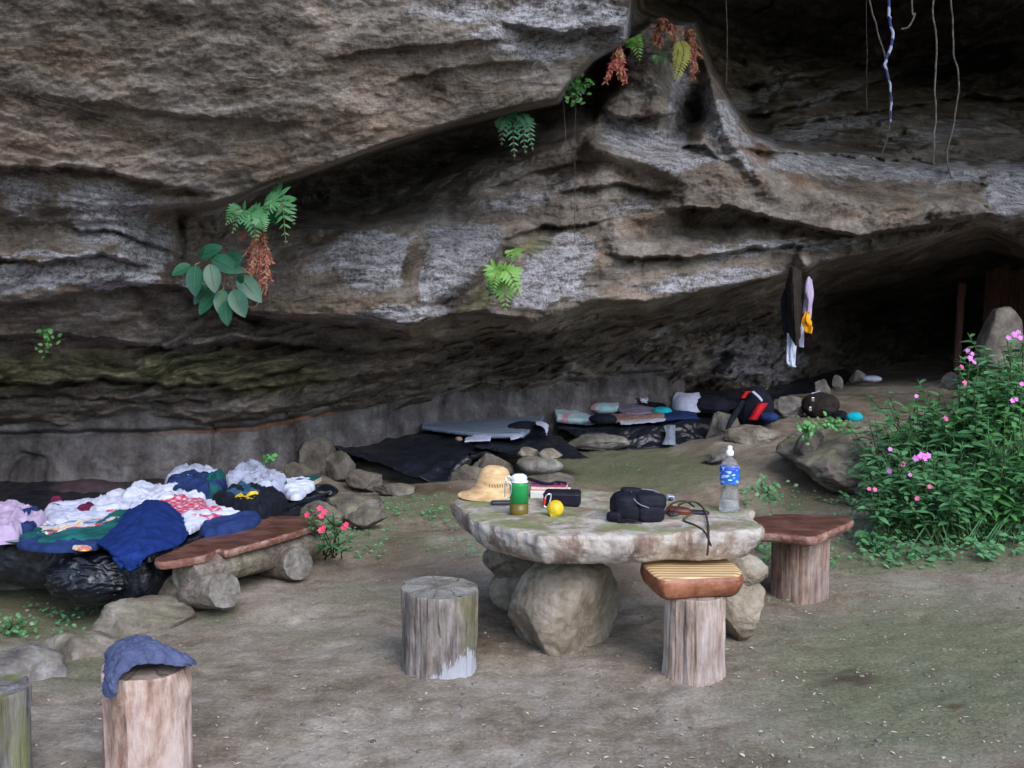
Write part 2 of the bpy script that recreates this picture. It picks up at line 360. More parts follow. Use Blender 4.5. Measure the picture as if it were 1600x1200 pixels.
def wood_mat(name, c, stretch=(9, 9, .8), scale=2.2, bump=.7, bd=.012, rough=.8, green=0, ringy=False, cracks=0):
    m, nt, b, oc = newmat(name, rough, .3)
    v = mapping(nt, oc, stretch); n = noise(nt, v, scale, 9, .65, .6); p = noise(nt, mapping(nt, oc, (1, 1, .6)), 7, 9, .68, .4); fi = noise(nt, mapping(nt, oc, tuple(x * 4 for x in stretch)), scale, 5, .7)
    f = mth(nt, 'ADD', mth(nt, 'MULTIPLY', n, .36), mth(nt, 'ADD', mth(nt, 'MULTIPLY', p, .40), mth(nt, 'MULTIPLY', fi, .24)))
    col = ramp(nt, f, [(.40, c[0]), (.49, c[1]), (.58, c[2])])
    if green: col = mixc(nt, ramp(nt, noise(nt, mapping(nt, oc, (4, 4, .6)), 2.4, 4), [(.52, (0, 0, 0)), (.66, (green,) * 3)]), col, (.15, .16, .05))
    hh = mth(nt, 'ADD', n, fi)
    if cracks:
        ck = ramp(nt, noise(nt, mapping(nt, oc, (11, 11, .75), (0, 0, .3)), 1.6, 5, .6, .8), [(.34, (cracks,) * 3), (.38, (0, 0, 0))]); dk = ramp(nt, noise(nt, mapping(nt, oc, (2.4, 2.4, 1.2)), 2.2, 6, .65), [(.46, (0, 0, 0)), (.60, (.75, .75, .75))])
        col = mixc(nt, mth(nt, 'MULTIPLY', dk, cracks), col, mixc(nt, 1.0, col, (.45, .44, .47), 'MULTIPLY')); col = mixc(nt, ck, col, (.03, .022, .018)); hh = mth(nt, 'SUBTRACT', hh, mth(nt, 'MULTIPLY', ck, .9))
    if ringy:
        sx = nt.nodes.new('ShaderNodeSeparateXYZ'); nt.links.new(oc, sx.inputs[0]); rr = mth(nt, 'SQRT', mth(nt, 'ADD', mth(nt, 'MULTIPLY', sx.outputs[0], sx.outputs[0]), mth(nt, 'MULTIPLY', sx.outputs[1], sx.outputs[1])))
        wv = mth(nt, 'SINE', mth(nt, 'MULTIPLY', mth(nt, 'ADD', rr, mth(nt, 'MULTIPLY', p, .035)), 520)); col = mixc(nt, mth(nt, 'MULTIPLY_ADD', wv, .14, .16), col, (.06, .05, .04))
        rc = nt.nodes.new('ShaderNodeTexGradient'); rc.gradient_type = 'RADIAL'; nt.links.new(oc, rc.inputs[0]); rn = noise(nt, mapping(nt, oc, (1, 1, 1)), 9, 3, .5); sp_ = mth(nt, 'SINE', mth(nt, 'ADD', mth(nt, 'MULTIPLY', rc.outputs[1], 44), mth(nt, 'MULTIPLY', rn, 7)))
        col = mixc(nt, ramp(nt, sp_, [(.965, (0, 0, 0)), (.995, (.7, .7, .7))]), col, (.03, .025, .02))
    nt.links.new(col, b.inputs['Base Color']); bumpit(nt, b, hh, bump, bd); return m
M_STUMP_GREY = wood_mat('weathered_wood', ((.06, .048, .042), (.20, .165, .145), (.38, .335, .315)), green=.6, cracks=1)
M_STUMP_PINK = wood_mat('pinkish_wood', ((.15, .10, .075), (.38, .29, .235), (.55, .47, .43)), cracks=.6)
M_STUMP_ROSE = wood_mat('rose_wood', ((.18, .105, .08), (.42, .29, .235), (.60, .48, .43)), (6, 6, 1.6), cracks=.3)
M_STUMP_RED = wood_mat('reddish_wood', ((.14, .07, .05), (.28, .19, .15), (.42, .34, .30)), cracks=.8)
M_STUMP_DARK = wood_mat('dark_weathered_wood', ((.05, .042, .04), (.14, .125, .125), (.28, .27, .29)), green=.8)
M_CUT = wood_mat('cut_log_end', ((.06, .052, .045), (.15, .135, .115), (.25, .235, .21)), (1, 1, 1), 11, .9, .012)
M_RING = wood_mat('sawn_top', ((.10, .09, .078), (.21, .20, .178), (.31, .30, .28)), (1, 1, 1), 7, .4, .006, ringy=True)
M_CUTP = wood_mat('pinkish_cut_end', ((.24, .17, .13), (.36, .28, .23), (.5, .42, .37)), (1, 1, 1), 9, .6, .01, ringy=True)
M_PLANK = wood_mat('dark_plank', ((.05, .02, .014), (.10, .042, .030), (.17, .085, .062)), (1.4, 9, 9), 2, .3, .005, .45)
M_PLANKEDGE = wood_mat('plank_edge', ((.12, .05, .036), (.22, .10, .075), (.36, .25, .21)), (1.4, 9, 14), 2, .5, .006, .55)
M_LOG = wood_mat('grey_log', ((.07, .055, .045), (.185, .15, .12), (.33, .285, .25)), (.8, 8, 8), 2, .8, .014, green=.4)
def seat_mats():
    m, nt, b, oc = newmat('striped_wood', .55, .35)
    wv = nt.nodes.new('ShaderNodeTexWave'); wv.bands_direction = 'Y'; wv.inputs['Scale'].default_value = 7.5; wv.inputs['Distortion'].default_value = .5; wv.inputs['Detail'].default_value = 1; wv.inputs['Detail Scale'].default_value = .6
    nt.links.new(mapping(nt, oc, (.35, 1, 1), (0, 0, R(3))), wv.inputs[0])
    col = ramp(nt, wv.outputs[1], [(.2, (.27, .135, .045)), (.42, (.56, .36, .16)), (.8, (.70, .52, .28))])
    col = mixc(nt, .25, col, ramp(nt, noise(nt, mapping(nt, oc, (2, 30, 30)), 2, 6), [(.3, (.3, .17, .06)), (.7, (.8, .62, .38))]))
    nt.links.new(col, b.inputs['Base Color']); bumpit(nt, b, wv.outputs[1], .15, .003)
    return m, wood_mat('polished_seat_side', ((.08, .026, .014), (.22, .075, .04), (.36, .16, .09)), (2, 2, 5), 2.5, .3, .006, .38)
M_STRIPE, M_SEATSIDE = seat_mats()

def cloth(name, c, v=.25, rough=.95, sheen=0, scale=14):
    return pmat(name, tuple(x * (1 - v) for x in c), tuple(min(.9, x * (1 + v)) for x in c), scale, rough, .1, .35, .006, 60, sheen=sheen)
M_WHITE = cloth('white_cotton', (.50, .53, .66), .12); M_WHITE2 = cloth('offwhite_cotton', (.40, .43, .56), .15)
M_NAVY = cloth('navy_cloth', (.018, .035, .115), .3); M_BLUE = cloth('blue_fleece', (.010, .028, .14), .3); M_GREEN = cloth('dark_green_fleece', (.012, .085, .085), .3)
M_BLACKC = cloth('black_cloth', (.012, .014, .022), .3); M_PINK = cloth('pale_pink_cotton', (.40, .32, .46), .12); M_SLATE = cloth('slate_cloth', (.075, .09, .165), .25)
M_YEL = pmat('yellow_plastic', (.5, .33, .01), (.75, .55, .03), 12, .4, .4, .3, .01)
M_ORANGE = cloth('orange_cloth', (.85, .33, .01), .15); M_LILAC = cloth('lilac_sheet', (.20, .175, .25), .2); M_TAN = cloth('tan_blanket', (.26, .17, .14), .2)
M_TEAL = cloth('turquoise_cloth', (.01, .38, .46), .2); M_BROWNJ = cloth('dark_brown_cloth', (.028, .022, .020), .3); M_MAROON = cloth('maroon_cloth', (.10, .012, .04), .3)
M_RED = cloth('red_nylon', (.55, .02, .03), .2); M_GREYMAT = pmat('grey_foam_mat', (.12, .15, .21), (.22, .27, .35), 5, .7, .3, .3, .006, 20, (1, 6, 1))
M_TARP = pmat('black_plastic', (.006, .007, .011), (.014, .017, .026), 9, .3, .55, .9, .02, 12)
M_SHINY = pmat('shiny_black_plastic', (.004, .005, .009), (.008, .01, .016), 9, .14, .6, .8, .03, 7)
M_GREYSHEET = pmat('grey_plastic_sheet', (.10, .13, .17), (.20, .24, .30), 9, .45, .4, .4, .01, 14)
def print_mat(name, cols, scale=8):
    m, nt, b, oc = newmat(name, .85, .15)
    n = noise(nt, oc, scale, 2, .5, .3); k = len(cols)
    nt.links.new(ramp(nt, n, [(.34 + .32 * i / (k - 1), c) for i, c in enumerate(cols)]), b.inputs['Base Color'])
    bumpit(nt, b, noise(nt, oc, 50, 5), .3, .004); return m
M_PILLOW = print_mat('printed_pillow', [(.5, .25, .3), (.42, .5, .52), (.3, .55, .55), (.55, .52, .62)], 7)
M_LEOP = print_mat('spotted_cloth', [(.03, .03, .04), (.06, .05, .07), (.55, .55, .62), (.6, .6, .68)], 28)
def check_mat():
    m, nt, b, oc = newmat('red_check_cotton', .9, .1); w = []
    for d, r in (('X', 24), ('Y', 24)):
        wv = nt.nodes.new('ShaderNodeTexWave'); wv.bands_direction = d; wv.inputs['Scale'].default_value = 6.5; wv.inputs['Distortion'].default_value = .6
        nt.links.new(mapping(nt, oc, (1, 1, 1), (0, 0, R(25))), wv.inputs[0]); w.append(ramp(nt, wv.outputs[1], [(.45, (0, 0, 0)), (.55, (1, 1, 1))]))
    f = mth(nt, 'MULTIPLY', mth(nt, 'ADD', w[0], w[1]), .5)
    nt.links.new(ramp(nt, f, [(0, (.52, .36, .42)), (.5, (.50, .12, .19)), (1, (.45, .035, .08))]), b.inputs['Base Color']); bumpit(nt, b, noise(nt, oc, 60, 4), .3, .004); return m
M_CHECK = check_mat()

# ------------------------------------------------------------------ ground
def gp(px, d, z): p = P(px, 600, d); return (p[0], p[1], z)
GC = [gp(px, d, 0) for px in (-400, 200, 800, 1400, 2000) for d in (2.4, 3.3, 4.2)]
GC += [gp(*q) for q in [(300, 4.9, 0), (700, 5.2, 0), (1000, 5.2, 0), (1400, 5.2, 0.0), (1900, 5.2, .05), (420, 5.6, .03), (600, 5.9, .02),
   (150, 4.9, -.02), (-60, 4.75, -.03), (60, 5.3, -.17), (-300, 5.3, -.2), (170, 5.6, -.13), (-100, 6.2, -.12), (300, 6.4, .0), (200, 7.2, .05), (0, 8.0, .05), (-400, 8, .05), (450, 6.8, .10), (500, 7.6, .22), (450, 8.2, .32), (560, 8.0, .16), (640, 8.6, .2), (560, 9.0, .3),
   (600, 6.9, .10), (800, 6.8, .10), (1000, 6.8, .10), (1200, 6.6, .08), (720, 8.2, .25), (820, 8.2, .24), (700, 9.5, .32), (900, 8.8, .25), (1020, 9.4, .26), (1000, 7.8, .20), (1100, 8.2, .30),
   (1100, 10.5, .36), (980, 10.2, .28), (1180, 9.4, .47), (1250, 10, .55), (1160, 8.2, .33), (1260, 8.4, .46), (1300, 12, .66), (1400, 12.5, .74), (1500, 12.5, .77), (1350, 9.2, .56), (1250, 7.2, .15), (1360, 7.0, .16),
   (1450, 6.6, .12), (1600, 6.4, .12), (1470, 7.4, .36), (1620, 7.2, .5), (1620, 8.5, .72), (1450, 8.8, .6), (1900, 7.5, .6), (1200, 13, .6), (1000, 12, .45), (800, 12, .4), (1400, 18, .9), (1700, 14, .9), (1700, 20, 1.0), (200, 9.5, .2), (1300, 5.9, .02), (1500, 5.9, .03)]]
GC += [(x, y, 0) for x in (-12, -4, 4, 12) for y in (0, -6)] + [(x, -14, -.5) for x in (-20, 0, 20)] + [(-14, 8, .3), (14, 7, .8), (16, 14, 1.2), (0, 24, 1.2), (-12, 20, 1)]
GC = np.array(GC)
_rd = random.Random(12); DENTS = [(_rd.uniform(-2.6, 2.8), _rd.uniform(2.9, 5.6), _rd.uniform(0, 3.1), _rd.uniform(.08, .15), _rd.uniform(.035, .06), _rd.uniform(.004, .012)) for _ in range(70)]
def gz(x, y, detail=True):
    x = np.asarray(x, float); y = np.asarray(y, float)
    dd = (x[..., None] - GC[:, 0]) ** 2 + (y[..., None] - GC[:, 1]) ** 2 + .08
    wt = 1 / dd ** 2.0; z = (wt * GC[:, 2]).sum(-1) / wt.sum(-1)
    if detail:
        p = np.stack([x, y, 0 * x], -1)
        for dx, dy, da, dl, dw, dh in DENTS: u_ = (x - dx) * math.cos(da) + (y - dy) * math.sin(da); v_ = -(x - dx) * math.sin(da) + (y - dy) * math.cos(da); z = z - dh * np.exp(-((u_ / dl) ** 2 + (v_ / dw) ** 2) ** 2)
        z = z + .035 * fbm(p * .9, 3) + .020 * fbm(p * 3.1 + 5, 3) + .0075 * fbm(p * 11, 4, .6)
    return z
def GP(px, py, dmin=2.8, dmax=22):
    ds = np.geomspace(dmin, dmax, 60); r = ray(px, py)
    for n_ in range(2):
        pts = CAM + ds[:, None] * r; zz = gz(pts[:, 0], pts[:, 1], n_ == 1); hit = pts[:, 2] < zz; k = int(np.argmax(hit)) if hit.any() else len(ds) - 1
        if n_ == 0: ds = np.linspace(ds[max(k - 2, 0)], ds[min(k + 1, len(ds) - 1)], 40)
    p = pts[k].copy(); p[2] = float(zz[k]); return p
def proj(Pw):
    q = Pw - CAM; d = q @ FW; return 800 + F * (q @ RT) / d, 600 - F * (q @ UP) / d, d
def blob(px, py, items):
    out = np.zeros_like(px)
    qn = np.stack([px * .012, py * .02, 0 * px], -1)
    px = px + 34 * fbm(qn, 4, .6); py = py + 22 * fbm(qn + 50, 4, .6)
    for cx, cy, rx, ry, a, s in items:
        c, sn = math.cos(R(a)), math.sin(R(-a)); u = (px - cx) * c - (py - cy) * sn; v = (px - cx) * sn + (py - cy) * c
        out = np.maximum(out, s * np.exp(-((u / rx) ** 2 + (v / ry) ** 2) ** 1.4))
    return out
def add_mask(o, arr):
    a = o.data.color_attributes.new('mask', 'FLOAT_COLOR', 'POINT'); a.data.foreach_set('color', np.ascontiguousarray(arr, dtype=np.float32).ravel())
xs = np.unique(np.concatenate([np.linspace(-60, -9, 30), np.linspace(-9, -4, 40), np.linspace(-4, 6, 420), np.linspace(6, 12, 60), np.linspace(12, 60, 30)]))
ys = np.unique(np.concatenate([np.linspace(-60, -2, 30), np.linspace(-2, 2.8, 30), np.linspace(2.8, 8, 300), np.linspace(8, 14, 130), np.linspace(14, 22, 30), np.linspace(22, 60, 12)]))
X, Y = np.meshgrid(xs, ys); Z = gz(X, Y)
V = np.stack([X, Y, Z], -1).reshape(-1, 3); print('ground', len(V))
ground = obj('ground', (V, grid_faces(len(ys), len(xs))), M_GROUND, base=(0, 0, 0)); tag(ground, kind='structure')
gx, gy, gd = proj(V); ok = gd > 1
mk = np.zeros((len(V), 4)); mk[:, 3] = 1
mk[:, 1] = np.where(ok, np.maximum.reduce([blob(gx, gy, [(650, 790, 130, 28, 0, .9), (1400, 870, 260, 30, 0, .95), (1000, 735, 190, 42, 0, .85), (900, 705, 110, 18, 0, .75), (1450, 1060, 360, 170, 0, .75), (1300, 1180, 300, 60, 0, .5), (480, 990, 160, 30, 0, .4), (1250, 780, 140, 40, 0, .6), (60, 960, 160, 50, 0, 1), (120, 1040, 130, 60, 0, .6), (560, 930, 130, 40, 0, .45), (330, 960, 90, 30, 0, .6), (880, 1080, 60, 30, 0, .3), (600, 850, 160, 25, 0, .6), (1560, 800, 120, 90, 0, .9)])]), .2)
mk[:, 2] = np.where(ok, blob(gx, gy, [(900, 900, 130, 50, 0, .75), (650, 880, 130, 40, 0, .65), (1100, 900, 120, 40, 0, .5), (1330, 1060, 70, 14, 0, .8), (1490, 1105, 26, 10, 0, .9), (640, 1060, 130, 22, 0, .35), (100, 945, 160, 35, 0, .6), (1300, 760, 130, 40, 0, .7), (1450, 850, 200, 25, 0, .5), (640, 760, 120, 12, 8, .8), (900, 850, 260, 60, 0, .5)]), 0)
add_mask(ground, mk)

# ------------------------------------------------------------------ cave rock
def L(*pts):
    a = np.array(pts, float); return lambda x: (np.interp(x, a[:, 0], a[:, 1]), np.interp(x, a[:, 0], a[:, 2]))
pxs = np.unique(np.concatenate([np.linspace(-1900, -60, 70), np.linspace(-60, 1660, 760), np.linspace(1660, 3300, 60)]))
pys = np.unique(np.concatenate([np.linspace(-3400, -900, 26), np.linspace(-900, -60, 60), np.linspace(-60, 700, 400), np.linspace(700, 900, 10)]))
LA = [(-1900, 200, 3.2), (-300, 290, 5.3), (0, 330, 5.75), (180, 325, 5.85), (340, 318, 6.0), (420, 286, 5.95), (500, 262, 5.95), (600, 226, 6.0), (700, 195, 6.1), (800, 170, 6.2), (872, 156, 6.2), (892, 130, 6.2), (925, 92, 6.1), (978, 62, 6.0), (988, 0, 6.0), (1000, -70, 6.1), (1300, -230, 6.3), (1700, -420, 6.6), (2200, -500, 6.5), (3300, -500, 6.5)]
LA1 = [(a, b + (4 if a < 300 else 9), {-1900: 3.25, -300: 5.4, 0: 5.8, 180: 5.9, 340: 6.5, 420: 7.5, 500: 8.1, 600: 8.4, 700: 8.6, 800: 8.7, 872: 8.6, 892: 8.7, 925: 8.4, 978: 8.4, 988: 9.5, 1000: 11, 1300: 10.0, 1700: 9.5, 2200: 9, 3300: 9}[a]) for a, b, c in LA]
LB0 = [(-1900, 230, 3.3), (-300, 330, 5.5), (0, 350, 5.9), (180, 350, 6.0), (340, 345, 6.9), (430, 345, 7.9), (560, 344, 8.1), (650, 312, 8.2), (750, 262, 8.2), (850, 218, 8.3), (930, 180, 8.4), (962, 92, 8.6), (985, 45, 8.6), (1015, 28, 10.5), (1085, 32, 12.5), (1112, 104, 13), (1146, 168, 13), (1175, 204, 12.6), (1215, 224, 11.8), (1300, 230, 11.6), (1450, 245, 12), (1600, 255, 12), (1900, 245, 11), (3300, 240, 9)]
LB = [(-1900, 260, 3.3), (-300, 345, 5.5), (0, 362, 5.9), (180, 365, 6.0), (340, 365, 6.9), (430, 358, 7.4), (560, 357, 7.25), (650, 352, 7.3), (700, 330, 7.7), (750, 282, 7.9), (850, 236, 8.0), (930, 195, 8.0), (962, 108, 8.0), (985, 60, 8.0), (1015, 34, 8.1), (1085, 38, 8.2), (1112, 112, 8.3), (1146, 175, 8.5), (1175, 212, 8.7), (1215, 232, 9.2), (1300, 252, 9.9), (1450, 262, 10.5), (1600, 268, 10.6), (1900, 260, 9.6), (3300, 260, 9)]
LC = [(-1900, 340, 3.4), (-300, 390, 5.6), (0, 400, 5.8), (180, 405, 6.05), (340, 410, 6.9), (430, 420, 7.1), (560, 420, 7.0), (650, 420, 7.05), (750, 400, 7.3), (850, 340, 7.9), (930, 300, 7.9), (1040, 260, 8.0), (1112, 270, 8.1), (1180, 300, 8.3), (1300, 318, 9.0), (1450, 325, 9.6), (1600, 335, 9.8), (1900, 340, 9.2), (3300, 340, 9)]
LD = [(-1900, 470, 3.7), (-300, 470, 5.8), (0, 472, 6.05), (80, 465, 6.1), (180, 440, 6.2), (280, 446, 6.45), (400, 488, 6.9), (480, 492, 7.0), (560, 494, 7.0), (640, 508, 7.05), (700, 488, 7.15), (760, 486, 7.3), (830, 502, 7.4), (870, 492, 7.5), (930, 468, 7.8), (1010, 470, 8.1), (1100, 452, 8.4), (1200, 436, 8.8), (1280, 410, 9.3), (1400, 388, 10.0), (1540, 352, 10.2), (1600, 385, 10.4), (1900, 400, 9.6), (3300, 400, 9)]
LD1 = [(a, b + 10, c + (0.22 if a < 300 else .5 if a < 1150 else 1.3)) for a, b, c in LD]
LE = [(-1900, 700, 4.6), (-300, 650, 7.2), (0, 652, 7.45), (200, 640, 7.6), (320, 645, 7.7), (420, 640, 8.0), (560, 612, 8.55), (700, 590, 9.2), (850, 572, 9.9), (1000, 556, 10.9), (1050, 545, 11.2), (1120, 520, 11.6), (1200, 510, 12.4), (1300, 480, 14), (1450, 470, 16), (1600, 440, 17), (1900, 450, 14), (3300, 450, 9.5)]
LF = [(-1900, 900, 4.9), (-300, 720, 8.2), (200, 720, 8.6), (560, 700, 9.6), (1000, 660, 12), (1060, 650, 12.2), (1200, 640, 12.6), (1300, 640, 14.5), (1450, 650, 17.5), (1600, 660, 18), (1900, 700, 15), (3300, 800, 9.5)]
LT = [[(-1900, -3400, 5), (0, -3400, 7), (1600, -3400, 8), (3300, -3400, 9)],
      [(-1900, -1400, 3), (0, -1400, 4.2), (1000, -1400, 4.8), (1600, -1300, 5.2), (3300, -1300, 5.5)],
      [(-1900, -700, 2.9), (0, -600, 4.4), (900, -600, 5.2), (1600, -620, 5.8), (3300, -700, 6)],
      [(-1900, -200, 2.9), (-300, -60, 4.5), (0, -60, 4.7), (450, -40, 5.2), (800, -60, 5.65), (940, -90, 5.8), (1000, -130, 5.9), (1300, -320, 6.2), (1700, -520, 6.5), (3300, -600, 6.3)],
      [(-1900, 60, 3.0), (-300, 120, 4.9), (0, 150, 5.2), (300, 150, 5.45), (500, 130, 5.6), (800, 60, 5.9), (940, 10, 5.95), (975, -20, 6.0), (990, -60, 6.0), (1000, -100, 6.0), (1300, -280, 6.25), (1700, -470, 6.6), (3300, -550, 6.4)]]
MIDV = [(-1900, 215, 3.3), (-300, 300, 5.45), (0, 345, 5.85), (180, 345, 5.95), (340, 336, 6.7), (430, 318, 8.3), (560, 300, 8.6), (650, 268, 8.9), (750, 228, 9.0), (850, 195, 8.9), (930, 140, 8.6), (978, 80, 8.6), (988, 24, 9.6), (1020, 0, 12.5), (1085, 10, 13.8), (1200, 60, 15), (1300, 80, 15), (1450, 110, 15), (1600, 140, 14.5), (1900, 100, 12), (3300, 100, 9)]
lines = [L(*q) for q in LT] + [L(*q) for q in (LA, LA1, MIDV, LB0, LB, LC, LD, LD1, LE, LF)]
D = np.zeros((len(pys), len(pxs)))
kn = [l(pxs) for l in lines]
KY = np.array([k[0] for k in kn]); KD = np.array([k[1] for k in kn])
for i in range(1, len(KY)): KY[i] = np.maximum(KY[i], KY[i - 1] + 3)
for j in range(len(pxs)): D[:, j] = np.interp(pys, KY[:, j], KD[:, j])
def blur(A, ax, k=2):
    kern = np.array([1, 2, 3, 2, 1.0]) / 9
    for _ in range(k):
        Pd = np.pad(A, [(2, 2) if a == ax else (0, 0) for a in (0, 1)], 'edge'); n = A.shape[ax]
        A = sum(kern[q] * np.take(Pd, range(q, q + n), axis=ax) for q in range(5))
    return A
D = blur(blur(D, 0, 1), 1, 1)
PX, PY = np.meshgrid(pxs, pys)
rays = FW + (PX[..., None] - 800) / F * RT + (600 - PY[..., None]) / F * UP
W0 = CAM + D[..., None] * rays
# minor ledges traced as lips
def lip(pts, A, w=8, Ld=60, d_above=0):
    w = w * .55
    a = np.array(pts, float); y = (np.interp(pxs, a[:, 0], a[:, 1]) + 9 * fbm(np.stack([pxs * .02, pxs * 0, pxs * 0 + a[0, 0]], -1), 5, .6))[None, :]
    ends = np.clip((PX - a[0, 0]) / 40, 0, 1) * np.clip((a[-1, 0] - PX) / 40, 0, 1); s = PY - y
    up = np.where(s < 0, np.exp(s / (Ld * .8)) * .5, 0); dn = np.where(s >= 0, (np.clip(s / w, 0, 1) * 1.5 - .5) * np.exp(-np.maximum(s - w, 0) / Ld), 0)
    return .8 * A * ends * (dn - up * 1.0)
D2 = D.copy()
for pts, A, w_, l_ in [([(-80, 395), (60, 410), (150, 395), (250, 420)], .12, 6, 30), ([(-80, 262), (130, 258), (240, 285), (340, 300)], .14, 8, 50), ([(100, 350), (200, 365), (280, 395)], .1, 6, 30),
    ([(-80, 590), (60, 600), (150, 590), (260, 600), (380, 595), (500, 560)], .22, 6, 22), ([(-80, 530), (100, 520), (240, 540), (420, 530), (560, 545), (760, 540)], .25, 8, 26), ([(200, 620), (330, 608), (460, 600), (600, 580)], .16, 6, 22),
    ([(-80, 625), (90, 615), (220, 628), (330, 622)], .12, 5, 15), ([(560, 520), (700, 530), (900, 512), (1100, 492), (1240, 470)], .3, 8, 30), ([(640, 565), (800, 548), (1000, 530), (1150, 505)], .2, 6, 25),
    ([(780, 372), (850, 350), (900, 352), (960, 340)], .16, 6, 40), ([(940, 395), (1010, 402), (1110, 396), (1250, 380), (1360, 372)], .25, 8, 30), ([(1040, 325), (1150, 322), (1230, 345), (1340, 368), (1440, 350), (1540, 335)], .6, 10, 40),
    ([(860, 300), (960, 285), (1060, 300)], .12, 6, 40), ([(740, 300), (830, 270), (900, 250), (960, 250)], .1, 6, 30), ([(1150, 232), (1300, 240), (1480, 255)], .3, 6, 30), ([(1130, 140), (1260, 118), (1420, 90), (1600, 60)], .45, 8, 30), ([(1150, 185), (1300, 150), (1450, 100), (1600, 90)], .5, 8, 40), ([(1200, 200), (1350, 175), (1500, 150), (1650, 150)], .35, 8, 30),
    ([(930, 170), (1000, 182), (1060, 178)], .3, 6, 50), ([(1040, 235), (1100, 225), (1130, 250)], .2, 6, 30), ([(500, 90), (650, 70), (800, 60)], .07, 8, 60), ([(100, 150), (300, 180), (480, 190)], .06, 8, 60), ([(600, 130), (720, 100), (850, 95)], .06, 6, 50), ([(780, 30), (880, 50), (970, 40)], .14, 8, 60), ([(1250, 430), (1400, 408), (1560, 395)], .4, 8, 30), ([(1200, 470), (1350, 450), (1500, 430)], .3, 8, 30)]:
    D2 += lip(pts, A, w_, l_)
UW = PX + 10 * fbm(np.stack([PX * .03, PY * .03, 0 * PX], -1), 4, .6); VW = PY + 10 * fbm(np.stack([PX * .03, PY * .03, 0 * PX + 30], -1), 4, .6)
def polym(pts, soft=9, strength=1.0):
    u = UW; v = VW
    a = np.array(pts, float); d2 = np.full(PX.shape, 1e9); ins = np.zeros(PX.shape, bool)
    for (x0, y0), (x1, y1) in zip(a, np.roll(a, -1, 0)):
        t = np.clip(((u - x0) * (x1 - x0) + (v - y0) * (y1 - y0)) / ((x1 - x0) ** 2 + (y1 - y0) ** 2), 0, 1); d2 = np.minimum(d2, (u - x0 - t * (x1 - x0)) ** 2 + (v - y0 - t * (y1 - y0)) ** 2)
        if y0 != y1: ins ^= ((y0 > v) != (y1 > v)) & (u < (x1 - x0) * (v - y0) / (y1 - y0) + x0)
    return strength * np.clip(.5 + np.where(ins, 1, -1) * np.sqrt(d2) / (2 * soft), 0, 1)
# vertical side of the big rock and diagonal grooves
def groove(pts, A, w=10):
    a = np.array(pts, float); best = np.full(PX.shape, 1e9)
    for (x0, y0), (x1, y1) in zip(a[:-1], a[1:]):
        t = np.clip(((PX - x0) * (x1 - x0) + (PY - y0) * (y1 - y0)) / ((x1 - x0) ** 2 + (y1 - y0) ** 2), 0, 1)
        best = np.minimum(best, (PX - x0 - t * (x1 - x0)) ** 2 + (PY - y0 - t * (y1 - y0)) ** 2)
    return A * np.exp(-best / w ** 2)
sub = (PX > -100) & (PX < 1700) & (PY > -100)
for pts, A, w_ in [([(790, 400), (760, 440), (700, 478)], .3, 14), ([(1062, 120), (1075, 175), (1065, 205)], .6, 26), ([(1085, 60), (1095, 110), (1090, 180)], .5, 16), ([(945, 85), (950, 130), (925, 160)], .4, 16), ([(668, 360), (655, 440)], .06, 8),
    ([(280, 330), (284, 400)], .1, 7), ([(1000, 370), (1040, 360), (1130, 355)], .25, 20), ([(1130, 560), (1105, 600), (1060, 640)], .3, 10), ([(1165, 560), (1110, 600)], -.3, 20), ([(1018, 110), (1040, 150), (1035, 170)], -.25, 24),
    ([(1108, 130), (1130, 190), (1160, 245), (1200, 290)], -.3, 14), ([(930, 230), (1000, 250), (1055, 270)], -.25, 16), ([(1255, 405), (1262, 430)], -.5, 12), ([(1290, 610), (1400, 560)], .2, 10)]:
    D2 += groove(pts, A, w_)
s = W0; wx = .35 * fbm(s * .7, 3)[..., None]
ang = R(11); q = s[..., 2] * math.cos(ang) - s[..., 0] * math.sin(ang) * 1.0
q3 = np.stack([s[..., 0] * .5, s[..., 1] * .5, q * 2.2], -1) + wx
band = np.clip((PY - 470) / 40, 0, 1) * np.clip((700 - PY) / 40, 0, 1)
void = np.clip((PX - 1000) / 80, 0, 1) * np.clip((280 - PY) / 60, 0, 1)
rough_left = np.exp(-((PX - 120) / 330) ** 2 - ((PY - 360) / 90) ** 2)
amp = np.clip(D / 7, .6, 1.7)
saw = (q * 3.1 + .9 * fbm(s * 1.1 + 8, 3)) % 1.0; saw2 = (q * 8.2 + 1.1 * fbm(s * 1.7 + 3, 3)) % 1.0
sawp = np.where(saw < .85, -saw / .85, -(1 - saw) / .15) + .5; sawp2 = np.where(saw2 < .8, -saw2 / .8, -(1 - saw2) / .2) + .5
wz = .55 * fbm(s * .9 + 60, 3); q = q + wz * .35
saw = (q * 3.1 + .9 * fbm(s * 1.1 + 8, 3)) % 1.0; saw2 = (q * 8.2 + 1.3 * fbm(s * 1.9 + 3, 3)) % 1.0
sawp = np.where(saw < .85, -saw / .85, -(1 - saw) / .15) + .5; sawp2 = np.where(saw2 < .8, -saw2 / .8, -(1 - saw2) / .2) + .5
face = np.clip((270 - PY) / 80, 0, 1) * np.clip((960 - PX) / 80, 0, 1)
patchy = np.clip(.5 + 1.6 * fbm(s * .7 + 90, 3), 0, 1)
mid_ = np.clip((PX - 430) / 60, 0, 1) * np.clip((PY - 330) / 30, 0, 1) * np.clip((470 - PY) / 20, 0, 1)
disp = .15 * fbm(s * .8 + 2, 3) + .06 * fbm(s * 3 + 7, 5, .6) + (.05 + .07 * band + .05 * rough_left) * ridge(q3 * 2.2, 4) * .6
disp += (.026 * (1 - .4 * face)) * fbm(s * np.array([9, 9, 15]) + 1, 5, .62) + .010 * ridge(s * 22 + 4, 3)
